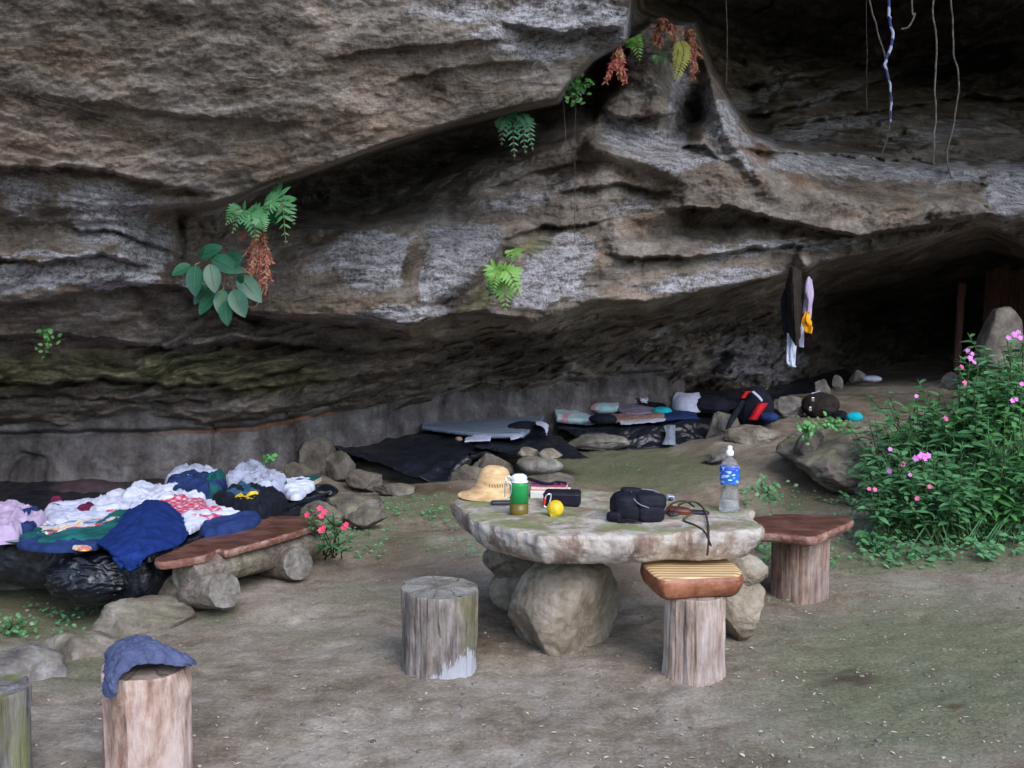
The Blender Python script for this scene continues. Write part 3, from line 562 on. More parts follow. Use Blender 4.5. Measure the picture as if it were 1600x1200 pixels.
disp -= ((.05 + .05 * band + .03 * void) * -sawp * (1 - .75 * face) + (.022 + .05 * band + .03 * rough_left) * -sawp2 * (1 - .8 * face)) * (.35 + patchy) * (1 - .6 * mid_)
disp += (.03 + .05 * rough_left + .04 * band) * np.abs(fbm(s * np.array([4, 4, 8]) + 30, 3))
D3 = D2 + amp * disp
W1 = CAM + D3[..., None] * rays
print('rock', W1.shape)
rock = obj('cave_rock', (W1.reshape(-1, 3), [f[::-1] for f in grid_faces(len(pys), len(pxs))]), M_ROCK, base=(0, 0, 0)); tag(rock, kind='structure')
mk = np.zeros(PX.shape + (4,))
mk[..., 0] = blob(PX, PY, [(860, 45, 130, 55, -5, 1), (930, 40, 50, 60, 0, .8), (720, 20, 90, 30, 0, .6), (720, 400, 62, 48, -30, 1.1), (560, 410, 95, 50, 0, .62), (130, 425, 170, 22, -8, 1), (110, 400, 130, 14, 0, .7), (160, 330, 90, 55, 10, .7), (235, 380, 50, 30, 0, .8), (40, 300, 60, 60, 0, .5), (620, 490, 110, 16, -5, .8), (880, 430, 70, 60, -20, .62), (1065, 150, 14, 60, -12, .95), (1125, 190, 24, 70, -30, 1), (1050, 230, 60, 24, 30, 1), (980, 210, 60, 30, 30, .75), (1090, 245, 40, 18, 0, .8), (1010, 140, 30, 40, 0, .5), (1300, 255, 150, 26, 2, .72), (1480, 270, 100, 22, 0, .6), (1575, 300, 40, 60, 0, 1), (1190, 385, 130, 9, -3, .7), (1080, 440, 110, 14, -8, .75), (980, 330, 60, 30, 0, .45), (820, 310, 110, 24, -15, .55), (1190, 150, 90, 14, -20, .95), (1330, 130, 110, 12, -25, .95), (1450, 100, 70, 9, -25, .95), (1300, 200, 200, 20, -10, .6), (1480, 200, 150, 30, -10, .5), (1170, 560, 70, 35, -20, .8), (300, 440, 60, 20, 0, .5)])
for pts_, st_ in [([(672, 357), (722, 352), (781, 351), (786, 378), (750, 420), (722, 446), (695, 468), (660, 470), (655, 440), (668, 400)], 1.25), ([(535, 362), (612, 360), (640, 372), (630, 450), (560, 465), (530, 430)], .72), ([(-60, 425), (60, 412), (130, 405), (200, 418), (250, 438), (190, 452), (110, 440), (-60, 452)], 1.2), ([(845, 372), (905, 362), (935, 385), (900, 455), (850, 480), (800, 478), (812, 430)], .95),
    ([(1128, 160), (1142, 158), (1165, 215), (1195, 262), (1172, 275), (1140, 235)], 1.25), ([(955, 208), (990, 210), (1045, 238), (1080, 262), (1050, 276), (1000, 246), (962, 232)], 1.15), ([(1050, 140), (1066, 150), (1058, 200), (1046, 205)], 1.15), ([(800, 18), (905, 30), (985, 20), (980, 60), (930, 75), (850, 62), (800, 45)], 1.1), ([(1150, 240), (1300, 250), (1500, 262), (1560, 285), (1400, 282), (1250, 272), (1170, 260)], .8),
    ([(1100, 395), (1270, 378), (1345, 370), (1340, 384), (1200, 396), (1110, 412)], .95), ([(1130, 545), (1210, 530), (1270, 560), (1220, 600), (1150, 600)], .85), ([(1040, 432), (1150, 418), (1230, 420), (1150, 446), (1050, 456)], .85), ([(120, 300), (190, 310), (230, 350), (240, 400), (200, 400), (140, 350)], .85)]:
    mk[..., 0] = np.maximum(mk[..., 0], polym(pts_, 7, st_))
mk[..., 1] = blob(PX, PY, [(300, 580, 330, 45, 3, .95), (600, 545, 200, 30, -4, .55), (60, 580, 160, 50, 0, .8), (740, 470, 60, 14, -40, .9), (830, 385, 60, 18, -20, .8), (1050, 415, 90, 16, 0, .6), (1100, 480, 120, 20, -8, .4), (700, 60, 200, 40, 0, .25), (900, 330, 90, 30, 0, .3), (350, 280, 80, 20, -10, .4)])
mk[..., 2] = blob(PX, PY, [(1175, 240, 50, 16, 45, 1), (1260, 290, 60, 14, 8, .8), (1440, 300, 80, 14, 0, .6), (1000, 400, 50, 14, 0, .7), (530, 480, 70, 14, 5, .7), (70, 375, 50, 10, 0, .7), (500, 520, 60, 20, -20, .5), (250, 560, 60, 20, 0, .4), (520, 160, 500, 60, -10, .28), (350, 320, 60, 20, -20, .5)])
mk[..., 3] = np.clip(blob(PX, PY, [(1350, -30, 400, 120, 0, .9), (1520, 50, 260, 110, 0, 1.0), (1480, 480, 330, 100, -12, 1.1), (1150, 480, 200, 25, -8, .35), (640, 262, 240, 26, -19, .7), (480, 308, 90, 20, -20, .6), (950, 120, 30, 26, 0, .7), (1080, 175, 20, 34, 0, .6), (1330, 590, 140, 80, 0, .9), (600, 570, 200, 20, 0, .3), (1180, 25, 120, 50, 0, .8)]), 0, 1)  # alpha: shade painted in under the overhang, in the void and lower right
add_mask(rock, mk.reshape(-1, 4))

hx, hy = np.meshgrid(np.linspace(-70, 70, 120), np.linspace(-60, -9, 60)); hz = 6.5 * (1 - np.exp(-np.maximum(0, -9 - hy) / 9)) + 1.8 * fbm(np.stack([hx * .12, hy * .12, 0 * hx], -1), 4) + .9 * ridge(np.stack([hx * .5, hy * .5, 0 * hx], -1), 3) * (hy < -10) - .6
sky_block_hill = obj('sky_block_hill', (np.stack([hx, hy, hz], -1).reshape(-1, 3), grid_faces(60, 120)), pmat('sky_block_green', (.02, .045, .015), (.05, .09, .03), 1.2, .9, .1, .5, .3), base=(0, 0, 0)); tag(sky_block_hill, kind='structure')  # added unseen hill behind the camera, keeps low sky light out of the recesses
# low back wall under the overhang
WT = L((-1000, 630, 6.9), (-300, 636, 7.85), (0, 636, 7.95), (200, 625, 8.0), (400, 622, 8.4), (560, 596, 9.0), (700, 574, 9.7), (850, 556, 10.4), (1000, 540, 11.4), (1060, 532, 11.9), (1140, 520, 13.4))
wp = np.linspace(-1000, 1140, 540); ty, td = WT(wp); nv = 110; VV = []; seam = []
for i in range(nv):
    t = i / (nv - 1); d = td - .12 * t; pts = CAM + d[:, None] * (FW + (wp[:, None] - 800) / F * RT + (600 - (ty + t * 190)[:, None]) / F * UP); VV.append(pts)
VV = np.array(VV)
n1 = .09 * fbm(VV * np.array([1.2, 1.2, 1.5]), 3) + .035 * fbm(VV * np.array([4, 4, 5]) + 3, 4) + .012 * fbm(VV * 16, 3)
crk = np.abs(pn(VV * np.array([1.6, 1.6, .25]) + 40 + .25 * fbm(VV * 3, 2)[..., None])); n1 += .05 * np.exp(-(crk / .03) ** 2)
wpg = np.broadcast_to(wp, VV.shape[:2]); seam_z = np.interp(wp, [-1000, 0, 400, 650, 850], [.62, .66, .66, .86, .95])[None] + .02 * fbm(VV * 2.5 + 9, 2)
sm = np.exp(-((VV[..., 2] - seam_z) / .022) ** 2); n1 += .05 * sm
n1 -= .06 * np.clip((VV[..., 2] - seam_z) / .05, 0, 1)
VV[..., 1] += n1
wall = obj('rock_wall', (VV.reshape(-1, 3), [f[::-1] for f in grid_faces(nv, len(wp))]), M_WALL)
tag(wall, 'low grey rock wall with a thin rusty seam running behind the beds under the overhang', 'wall')
a = wall.data.attributes.new('seam', 'FLOAT', 'POINT')
a.data.foreach_set('value', (np.clip(sm * np.clip(.5 + 2 * fbm(VV * 1.5, 2), 0, 1) * np.clip((wpg - 150) / 150, 0, 1) * np.clip((950 - wpg) / 150, 0, 1), 0, 1) * .8).astype(np.float32).ravel())

# ================================================================== OBJECTS
def fix_up(o):
    """one consistent outward orientation"""
    import bmesh
    bm = bmesh.new(); bm.from_mesh(o.data); bmesh.ops.recalc_face_normals(bm, faces=bm.faces); bm.to_mesh(o.data); bm.free(); return o
def stump(c, r, h, seed, ry=None, tilt=(0, 0), flare=.05, knob=None, top_r=1.0, fr=1.0):
    rs = np.random.RandomState(seed); seg = 120; zs = np.concatenate([[-.03], np.linspace(0, h - .004, 46), [h]])
    V = []
    g = np.linspace(0, 2 * math.pi, seg, endpoint=False); cg, sg = np.cos(g), np.sin(g)
    for z in zs:
        q = np.stack([cg * 1.1, sg * 1.1, np.full(seg, z * .8)], -1) + seed * 3.7; q2 = np.stack([cg * 7, sg * 7, np.full(seg, z * 2.2)], -1) + seed; q3 = np.stack([cg * 17, sg * 17, np.full(seg, z * 3.5)], -1) + seed
        rr = 1 + .16 * fbm(q, 3) + fr * (.050 * fbm(q2 * .6, 4, .6) - .075 * np.maximum(0, ridge(q3 * .35, 2) - .95) + .016 * fbm(q3, 3) + .02 * fbm(np.stack([cg * 3, sg * 3, np.full(seg, z * 9)], -1) + seed, 4, .6))
        rr *= (1 + (top_r - 1) * max(z, 0) / h) * (1 + flare * max(0, 1 - z / (h * .25)) ** 2)
        if z >= h: rr *= .985
        if knob: rr = rr + knob[2] * np.exp(-((np.angle(np.exp(1j * (g - knob[0]))) / .35) ** 2 + ((z - knob[1]) / .05) ** 2))
        zz = z + (max(z, 0) / h) ** 2 * (tilt[0] * cg + tilt[1] * sg) * r
        V.append(np.stack([c[0] + r * rr * cg, c[1] + (ry or r) * rr * sg, c[2] + zz + 0 * g], -1))
    tp = V[-1]; ct = tp.mean(0)
    for t in (.9, .75, .55, .35, .15): 
        R_ = ct + (tp - ct) * t; R_[:, 2] += .006 * fbm(R_ * 22, 3) + .003 * np.sin(t * 40); V.append(R_)
    n = len(V); V = np.array(V).reshape(-1, 3); Fc = grid_faces(n, seg, True); V = np.concatenate([V, [ct]]); k = len(V) - 1
    Fc += [((n - 1) * seg + j, (n - 1) * seg + (j + 1) % seg, k) for j in range(seg)]
    nside = (len(zs) - 1) * seg
    return (V, Fc), nside
def add_stump(name, label, c, r, h, seed, side, top, parent=None, group=None, cat='log stool', **k):
    VF, ns = stump(c, r, h, seed, **k); o = obj(name, VF, [side, top], parent, base=c if parent is None else None)
    mi = [0 if i < ns else 1 for i in range(len(VF[1]))]; o.data.polygons.foreach_set('material_index', mi); autosharp(o, 50)
    if label: tag(o, label, cat, group)
    return o
def polyline(b, N):
    c = np.concatenate([b, b[:1]]); L_ = np.concatenate([[0], np.cumsum(np.linalg.norm(np.diff(c, axis=0), axis=1))]); t = np.linspace(0, L_[-1], N, endpoint=False)
    return np.stack([np.interp(t, L_, c[:, k]) for k in range(3)], -1)
def slab(outline, z, th, seed=0, rough=.008, top_rough=.003, N=220, rings=14, side=9, inset=.1, round_=.012, n_crs=True, jag=None, bulge=0.0):
    b = np.array([PZ(x, y, z) for x, y in outline]); b = crs(b, N, True) if n_crs else polyline(b, N)
    c = b.mean(0); q = b * 9 + seed; nrm = (b - c) / np.linalg.norm(b - c, axis=1)[:, None]
    if jag: b = b + nrm * (jag * (fbm(b * 6 + seed, 4) + .6 * ridge(b * 5 + seed, 2)))[:, None]
    V = [c[None]]
    for t in np.linspace(.06, 1, rings):
        R_ = c + t * (b - c); R_[:, 2] += top_rough * (fbm(R_ * 6 + seed, 4) * 2 + ridge(R_ * 18 + seed, 2)) - (round_ * .6 if t > .999 else 0) ; V.append(R_)
    for i in range(1, side + 1):
        t = i / side; R_ = b - nrm * (inset * t * t) + nrm * bulge * math.sin(math.pi * t); R_[:, 2] = z - round_ - (th - round_) * t
        R_ = R_ + nrm * (round_ * .7 * min(1, t * 3) if t < .9 else 0)
        R_ = R_ + nrm * (rough * (fbm(R_ * 11 + seed, 5, .6) * 1.8 + .6 * ridge(R_ * np.array([30, 30, 12]) + seed, 3)))[:, None]; V.append(R_)
    R_ = c + .3 * (b - c); R_[:, 2] = z - th; V.append(R_)
    V = np.concatenate(V); Fc = [(0, 1 + j, 1 + (j + 1) % N) for j in range(N)] + [f[::-1] for f in grid_faces(rings + side + 1, N, True, 1)]
    o = (rings + side) * N + 1; Fc.append(tuple(range(o, o + N))[::-1])
    return (V, Fc), N + (rings - 1) * N
def log_(p0, p1, r, seed=0, seg=56, n=40, r1=None, rough=.05):
    p0 = np.array(p0, float); p1 = np.array(p1, float); V, Fc = tube([p0, p1], np.linspace(r, r1 or r, n), seg, n)
    t = np.repeat(np.linspace(0, 1, n), seg)[:, None]; c = p0 + t * (p1 - p0); d = V - c; ax = (p1 - p0) / np.linalg.norm(p1 - p0)
    q = d / r * 1.2 + seed * 5 + t * ax * 1.5; q2 = d / r * 6 + seed + t * ax * 4
    V = c + d * (1 + rough * 1.6 * fbm(q, 3) + rough * fbm(q2, 3))[:, None]; nf = len(Fc) - 2
    # end caps as fans with rough surface
    Fc = Fc[:nf]; VV = [V]; k = len(V)
    for e, ring in ((0, V[:seg]), (1, V[-seg:])):
        ce = ring.mean(0)
        for tt in (.7, .4): R_ = ce + tt * (ring - ce) + ax * (.012 * fbm((ce + tt * (ring - ce)) * 20, 3))[:, None]; VV.append(R_)
        VV.append(ce[None]); o = k; rid = list(range(seg)) if e == 0 else list(range((n - 1) * seg, n * seg))
        for j in range(seg):
            j2 = (j + 1) % seg; Fc.append((rid[j], rid[j2], o + j2, o + j)); Fc.append((o + j, o + j2, o + seg + j2, o + seg + j)); Fc.append((o + seg + j, o + seg + j2, o + 2 * seg))
        k += 2 * seg + 1
    return (np.concatenate(VV), Fc), nf
def add_log(name, p0, p1, r, seed, side, end, parent=None, **k):
    VF, nf = log_(p0, p1, r, seed, **k); o = obj(name, VF, [side, end], parent)
    o.data.polygons.foreach_set('material_index', [0 if i < nf else 1 for i in range(len(VF[1]))]); fix_up(o); return autosharp(o, 50)
def add_slab(name, outline, z, th, top, side_m, parent=None, **k):
    VF, nt_ = slab(outline, z, th, **k); o = obj(name, VF, [top, side_m], parent)
    N = k.get('N', 220); o.data.polygons.foreach_set('material_index', [0 if i < nt_ else 1 for i in range(len(VF[1]))]); fix_up(o); return autosharp(o, 55)

# ---------------------------------------------------------------- stone table
TZ = .62
def T(px, py, dz=0): p = PZ(px, py, TZ); p[2] += dz; return p
tb = thing('stone_table', 'large mossy stone slab table with pink and white streaked edge on boulder legs', 'stone table', PZ(960, 945, 0))
add_slab('tabletop', [(706, 785), (728, 776), (748, 770), (800, 767), (836, 771), (870, 769), (940, 768), (990, 775), (1040, 778), (1090, 787), (1150, 793), (1174, 797), (1167, 806), (1178, 812), (1191, 822), (1182, 827), (1120, 832), (1060, 832), (1000, 837), (900, 838), (845, 838), (822, 833), (800, 829), (752, 818), (738, 812), (733, 801)],
         TZ, .135, M_TABLE, M_TABLE, tb, seed=5, rough=.0085, top_rough=.004, N=420, rings=24, side=18, inset=.07, jag=.009, round_=.004, n_crs=False)
for c, s_, sd_, e in [((885, 952, 4.88), (.275, .24, .285), 12, (.5, 0, .4)), ((1150, 948, 5.0), (.165, .17, .15), 11, (0, 0, 0)), ((1158, 892, 5.02), (.115, .13, .085), 14, (0, 0, 1)), ((800, 880, 5.35), (.15, .15, .12), 16, (0, .1, 0)), ((815, 920, 5.4), (.17, .17, .14), 19, (0, 0, .5))]:
    obj('leg', boulder(P(*c), s_, sd_, 6, .11, 2 if s_[0] > .25 else 5, e), M_LEGST, tb)
obj('leg', boulder(P(893, 893, 4.85), (.17, .17, .07), 23, 5, .12, 8), M_LEGST, tb)

# ---------------------------------------------------------------- stools
add_stump('log_stool', 'bare grey log stool with a white paint smear at its foot', PZ(686, 1043, 0) * [1, 1, 0] + [0, 0, -.005], .168, .372, 2, M_STUMP_GREY, M_RING, tilt=(-.02, .06), flare=.03)
_o = [o for o in bpy.data.objects if o.name == 'log_stool'][0]; _m = M_STUMP_GREY.copy(); _m.name = 'weathered_wood_with_paint'; _o.data.materials[0] = _m; _nt = _m.node_tree; _b = _nt.nodes['Principled BSDF']
_src = _b.inputs['Base Color'].links[0].from_socket; _oc = [n for n in _nt.nodes if n.type == 'TEX_COORD'][0].outputs['Object']; _sx = _nt.nodes.new('ShaderNodeSeparateXYZ'); _nt.links.new(_oc, _sx.inputs[0])
_dir = mth(_nt, 'ADD', mth(_nt, 'MULTIPLY', _sx.outputs[0], .72 / .168), mth(_nt, 'MULTIPLY', _sx.outputs[1], -.69 / .168))
_k = mth(_nt, 'ADD', mth(_nt, 'SUBTRACT', mth(_nt, 'MULTIPLY', _dir, 1.0), mth(_nt, 'MULTIPLY', _sx.outputs[2], 5.0)), mth(_nt, 'MULTIPLY', noise(_nt, mapping(_nt, _oc, (26, 26, 5)), 2, 6, .65), 1.5))
_nt.links.new(mixc(_nt, ramp(_nt, mth(_nt, 'MULTIPLY', _k, .4), [(.50, (0, 0, 0)), (.54, (.9, .9, .9))]), _src, (.40, .41, .46)), _b.inputs['Base Color'])
cs = PZ(1085, 1052, 0)
st = thing('cushion_stool', 'log stool with striped honey coloured wooden seat and glossy red brown sides', 'stool', (cs[0], cs[1], 0))
add_stump('log_base', None, (cs[0], cs[1], -.005), .131, .367, 9, M_STUMP_PINK, M_CUTP, st, flare=.06)
add_slab('seat', [(1003, 879), (1010, 874), (1060, 872), (1122, 870), (1134, 872), (1146, 879), (1158, 891), (1156, 898), (1146, 901), (1100, 902), (1050, 905), (1036, 905), (1024, 900), (1012, 890)], .457, .095, M_STRIPE, M_SEATSIDE, st, seed=3, rough=.003, top_rough=.0008, inset=.03, round_=.009, bulge=.004)
cs = P(1250, 870, 5.62); cs[2] = 0
st = thing('plank_stool', 'log stool topped by a dark brown angular plank beside the right end of the table', 'stool', cs)
add_stump('log_base', None, cs + [0, 0, -.02], .152, .40, 21, M_STUMP_RED, M_CUT, st, flare=.02)
add_slab('seat', [(1160, 813), (1195, 806), (1222, 802), (1270, 804), (1320, 807), (1332, 811), (1322, 818), (1290, 831), (1268, 838), (1235, 835), (1190, 831), (1158, 826)], .428, .055, M_PLANK, M_PLANKEDGE, st, seed=6, rough=.005, top_rough=.002, inset=.02, round_=.008)
c = P(228, 1100, 3.42); c[2] = 0
add_stump('log_stool', 'pinkish log stool with a blue garment over its top', c + [0, 0, -.01], .143, .40, 31, M_STUMP_ROSE, M_CUTP, flare=.0, tilt=(-.03, 0), knob=(-.05, .33, .13), fr=.7)
c = P(-18, 1150, 3.3); c[2] = 0
add_stump('log_stool', 'dark weathered log stool with green streak cut off by the photo corner', c, .135, .355, 37, M_STUMP_DARK, M_STUMP_DARK, flare=.0, tilt=(.05, 0))
# garment on the stump
g_ = patch([[P(156, 1086, 3.36), P(157, 1052, 3.38), P(165, 1018, 3.5), P(192, 1000, 3.56), P(226, 1003, 3.56), P(262, 1018, 3.55), P(300, 1033, 3.48)],
            [P(163, 1090, 3.24), P(163, 1052, 3.25), P(176, 1006, 3.38), P(204, 992, 3.44), P(228, 992, 3.44), P(266, 1008, 3.42), P(308, 1030, 3.40)],
            [P(174, 1090, 3.20), P(175, 1054, 3.21), P(188, 1022, 3.26), P(212, 1008, 3.30), P(236, 1006, 3.32), P(270, 1016, 3.34), P(308, 1036, 3.34)],
            [P(181, 1087, 3.20), P(182, 1058, 3.20), P(204, 1043, 3.22), P(222, 1036, 3.26), P(242, 1034, 3.27), P(270, 1038, 3.30), P(298, 1043, 3.34)]], 130, 76, .010, 20, .005, 4)
tag(obj('garment', g_, M_SLATE), 'faded blue crumpled garment lying over the pinkish log stool', 'garment')

# ---------------------------------------------------------------- bench
bn = thing('log_bench', 'low bench of a dark brown plank on a log beam and crosswise log feet', 'bench', PZ(370, 930, 0))
add_slab('seat', [(243, 873), (262, 864), (330, 833), (380, 815), (416, 807), (460, 807), (506, 808), (510, 813), (480, 824), (430, 840), (380, 853), (354, 860), (340, 857), (322, 866), (285, 874), (252, 878)], .315, .042, M_PLANK, M_PLANKEDGE, bn, seed=8, rough=.004, inset=.01, round_=.006)
add_log('beam', P(288, 899, 5.33), P(488, 846, 6.25), .09, 3, M_LOG, M_CUT, bn, rough=.06)
add_log('foot', P(258, 926, 5.62), P(352, 923, 5.22), .098, 5, M_LOG, M_CUT, bn, r1=.092, rough=.07)
add_log('foot', P(392, 886, 6.3), P(466, 880, 5.85), .092, 7, M_LOG, M_CUT, bn, rough=.07)

# ---------------------------------------------------------------- rocks
M_DIRTY = stone_mat('dirty_stone', ((.06, .05, .04), (.125, .108, .09), (.215, .195, .17)), 6, .9, .03, .35)
def rk(px, py, d, w, h, seed, label, mat=M_BOULD, dep=1.0, eul=(0, 0, 0), rough=.17, cuts=16, cat='rock', group=None, sub=5):
    sx, sz = w * d / F / 2, h * d / F / 2
    o = obj('boulder' if cat == 'boulder' else 'rock', boulder(P(px, py, d), (sx, sx * dep, sz), seed, sub, rough, cuts, eul), mat); return tag(o, label, cat, group)
rk(228, 985, 5.25, 158, 112, 1, 'rounded brown boulder half buried below the black plastic bag', dep=.7, cat='boulder', cuts=5)
rk(128, 1030, 4.85, 150, 80, 2, 'low brown rock between the half buried boulder and the left photo edge', dep=.7, cuts=5)
rk(28, 1050, 4.5, 150, 72, 3, 'flat grey rock at the left photo edge behind the corner stool', M_GREYST, dep=.7, cuts=5)
rk(195, 1018, 4.95, 70, 44, 4, 'small stone at the foot of the half buried boulder', dep=.8)
rk(60, 930, 6.35, 230, 90, 5, 'long pale rock under the black tarp of the left bed', M_GREYST, dep=.5)
rk(437, 820, 7.1, 80, 60, 6, 'pale upright rock holding up the end of the left bed', M_GREYST, dep=.6)
rk(388, 842, 6.8, 70, 54, 7, 'grey rock just behind the bench plank', M_GREYST, dep=.6)
rk(498, 722, 8.5, 62, 70, 8, 'pointed grey rock at the left corner of the middle bed', M_DIRTY, dep=.7)
rk(530, 733, 8.4, 50, 56, 9, 'brown faceted rock beside the pointed grey rock', M_DIRTY, dep=.7)
rk(572, 752, 8.2, 60, 44, 10, 'pale blocky rock under the left edge of the black tarp', M_DIRTY, dep=.7)
rk(622, 766, 7.95, 76, 26, 12, 'low tan rock below the hanging tarp corner', M_DIRTY, dep=.6)
rk(470, 742, 8.1, 60, 40, 13, 'small grey rock behind the white cloths of the left bed', M_DIRTY, dep=.6)
rk(548, 798, 7.3, 120, 44, 14, 'broad flat mossy rock between the left bed and the open ground', M_DIRTY, dep=.9)
rk(500, 806, 7.0, 74, 46, 15, 'grey rock behind the pink flowered plant', M_DIRTY, dep=.8)
rk(575, 808, 6.95, 62, 34, 17, 'thin overhanging rock edge left of the mossy soil', M_DIRTY, dep=.8)
rk(768, 732, 8.5, 66, 60, 18, 'smooth brown rock propping the middle of the black tarp', M_DIRTY, dep=.7)
rk(735, 748, 8.35, 66, 48, 19, 'wedge shaped mossy rock behind the straw hat', M_DIRTY, dep=.7)
rk(842, 726, 8.1, 78, 28, 20, 'flat disc shaped stone in the stack behind the green bottle', M_GREYST, dep=.8, cuts=5, rough=.05)
rk(846, 758, 8.05, 104, 50, 22, 'wide base stone carrying the flat disc shaped stone', M_DIRTY, dep=.8)
rk(826, 707, 8.15, 36, 18, 24, 'small pinkish stone lying on the left of the disc stone', M_BOULD, dep=.8)
rk(860, 709, 8.1, 42, 16, 25, 'small pinkish stone lying on the right of the disc stone', M_BOULD, dep=.8)
rk(935, 692, 9.9, 100, 26, 26, 'long pale stone between the middle and right black tarps', M_GREYST, dep=.5)
rk(1132, 672, 9.9, 60, 60, 27, 'grey block at the right end of the right bed', M_GREYST, dep=.7)
rk(1172, 682, 9.3, 90, 34, 28, 'reddish brown slab on the slope below the red backpack', M_BOULD, dep=.7)
rk(1122, 712, 8.6, 50, 20, 29, 'small pale stone on the sand behind the water bottle', M_GREYST, dep=1, eul=(0, -.4, 0))
rk(1232, 638, 10.7, 56, 38, 30, 'squarish tan stone between the backpack and the dark bag', M_GREYST, dep=.7)
rk(1284, 608, 11.6, 30, 34, 32, 'tan pointed stone just behind the dark bag', M_GREYST, dep=.7)
rk(1308, 600, 11.8, 22, 26, 33, 'small upright stone at the edge of the dark cave floor', M_GREYST, dep=.7)
rk(1340, 590, 12.6, 26, 24, 34, 'small dim stone beside the white scrap at the back', M_GREYST, dep=.7)
rk(1325, 716, 7.9, 190, 106, 35, 'large mossy ledge boulder jutting out above the soil on the right', M_DIRTY, dep=1.1, cat='boulder', rough=.16, sub=6)
rk(1262, 700, 7.85, 50, 70, 36, 'dark rock forming the left face of the ledge', M_DIRTY, dep=1.1)
rk(1565, 545, 10.2, 78, 130, 38, 'tall rounded grey boulder behind the flower bush', M_DIRTY, dep=.8, cat='boulder', cuts=4, rough=.07)  # darker stone colour stands in for shade on this boulder
rk(1486, 596, 10.8, 44, 26, 39, 'small pale rock at the top of the sandy slope', M_GREYST, dep=.8)

# ---------------------------------------------------------------- left bed
BZ = .30
def dn(p, dz): p = np.array(p); p[2] -= dz; return p
fr = [PZ(-320, 835, BZ), PZ(-120, 838, BZ), PZ(0, 842, BZ), PZ(90, 848, BZ), PZ(150, 850, BZ), PZ(215, 868, BZ), PZ(255, 862, BZ), PZ(300, 848, BZ), PZ(360, 826, BZ), PZ(430, 798, BZ), PZ(515, 770, BZ)]
bk = [PZ(-320, 740, BZ), PZ(-120, 740, BZ), PZ(0, 745, BZ), PZ(90, 742, BZ), PZ(150, 738, BZ), PZ(200, 735, BZ), PZ(250, 732, BZ), PZ(300, 732, BZ), PZ(360, 735, BZ), PZ(430, 740, BZ), PZ(500, 755, BZ)]
out = lambda L_, dy, dz: [p + np.array([0, dy, dz]) for p in L_]
tp = patch([out(bk, .1, -.12), out(bk, 0, .01), [(a + b) / 2 for a, b in zip(fr, bk)], out(fr, .05, .012), out(fr, -.03, -.02), out(fr, -.05, -.13), out(fr, -.02, -.24), out(fr, .06, -.30)], 320, 130, .020, 5.5, .004, 2)
tag(obj('tarp', tp, M_TARP), 'black plastic tarp covering the left bed and hanging down its front', 'tarp')
gs = patch([[PZ(-300, 800, BZ + .03), PZ(-100, 815, BZ + .03), PZ(20, 832, BZ + .03), PZ(90, 842, BZ + .03), PZ(150, 846, BZ + .02)], [PZ(-300, 845, BZ + .04), PZ(-100, 842, BZ + .04), PZ(10, 845, BZ + .03), PZ(85, 852, BZ + .03), PZ(150, 856, BZ + .01)], [P(-300, 853, 5.72), P(-100, 852, 5.72), P(10, 852, 5.7), P(85, 859, 5.66), P(152, 862, 5.65)]], 120, 16, .006, 10, .004, 5)
tag(obj('plastic_sheet', gs, M_GREYSHEET), 'grey plastic sheet edge folded along the front of the left bed', 'sheet')
# shiny bag
def bag(c, s_, seed, sub=6, amp=.16, flat_=0):
    V, Fc = ico(sub); V = V.copy(); q = V * 1.25 + seed; q = q + .5 * fbm(q, 2)[..., None]
    r = 1 + amp * .8 * (ridge(q, 2) - .6) + .1 * fbm(V * 1.1 + seed * 2, 2) + amp * .5 * ((1 - np.abs(pn(q * 1.4 + 5))) ** 5 + .6 * (1 - np.abs(pn(q * 2.9 + 15))) ** 5); V = V * r[:, None]
    return V * np.array(s_) + np.array(c), Fc
tag(obj('plastic_bag', bag(P(150, 904, 5.56), (.235, .11, .125), 4, amp=.2), M_SHINY), 'shiny crumpled black plastic bag slumped under the blue fleece', 'plastic bag')
tag(obj('plastic_bag', bag(P(216, 900, 5.48), (.07, .06, .085), 14, amp=.2), M_SHINY), 'small shiny black plastic bundle at the right of the crumpled bag', 'plastic bag')
def heap(name, label, cat, poly, h, mat, seed, z=BZ + .012, **k):
    return tag(obj(name, pile(poly, z, h, seed, **k), mat), label, cat)
heap('shirt', 'pale pink pillow cloth at the left photo edge on the left bed', 'cloth', [(-70, 800), (-40, 792), (20, 790), (50, 795), (75, 808), (40, 822), (20, 832), (-70, 834)], .12, M_PINK, 3)
heap('printed_cloth', 'colourful printed cloth with white and yellow stripes beside the pink cloth', 'cloth', [(60, 812), (110, 806), (190, 802), (200, 812), (150, 830), (80, 838), (40, 834)], .05, print_mat('stripe_print', [(.6, .62, .75), (.03, .12, .28), (.62, .64, .78), (.6, .4, .04), (.65, .66, .8), (.6, .03, .02), (.05, .15, .3)], 6), 8)
heap('shirt', 'white shirt spread left of the maroon scrap at the back of the left bed', 'shirt', [(66, 800), (90, 786), (150, 782), (190, 790), (200, 804), (140, 812), (80, 816)], .07, M_WHITE2, 5, freq=18)
heap('cloth_scrap', 'small dark red bundle against the rock wall behind the left bed', 'cloth', [(73, 790), (80, 782), (95, 780), (100, 788), (88, 794)], .08, M_MAROON, 6)
heap('cloth_scrap', 'maroon scrap between the white shirts on the left bed', 'cloth', [(118, 800), (138, 790), (150, 786), (148, 796), (128, 803)], .09, M_MAROON, 7)
heap('shirt', 'heavily crumpled white shirt in the centre of the left bed', 'shirt', [(138, 796), (150, 780), (190, 770), (215, 760), (250, 758), (300, 764), (335, 772), (300, 782), (240, 784), (210, 792), (160, 802)], .10, M_WHITE, 9, wr=.7, freq=15)
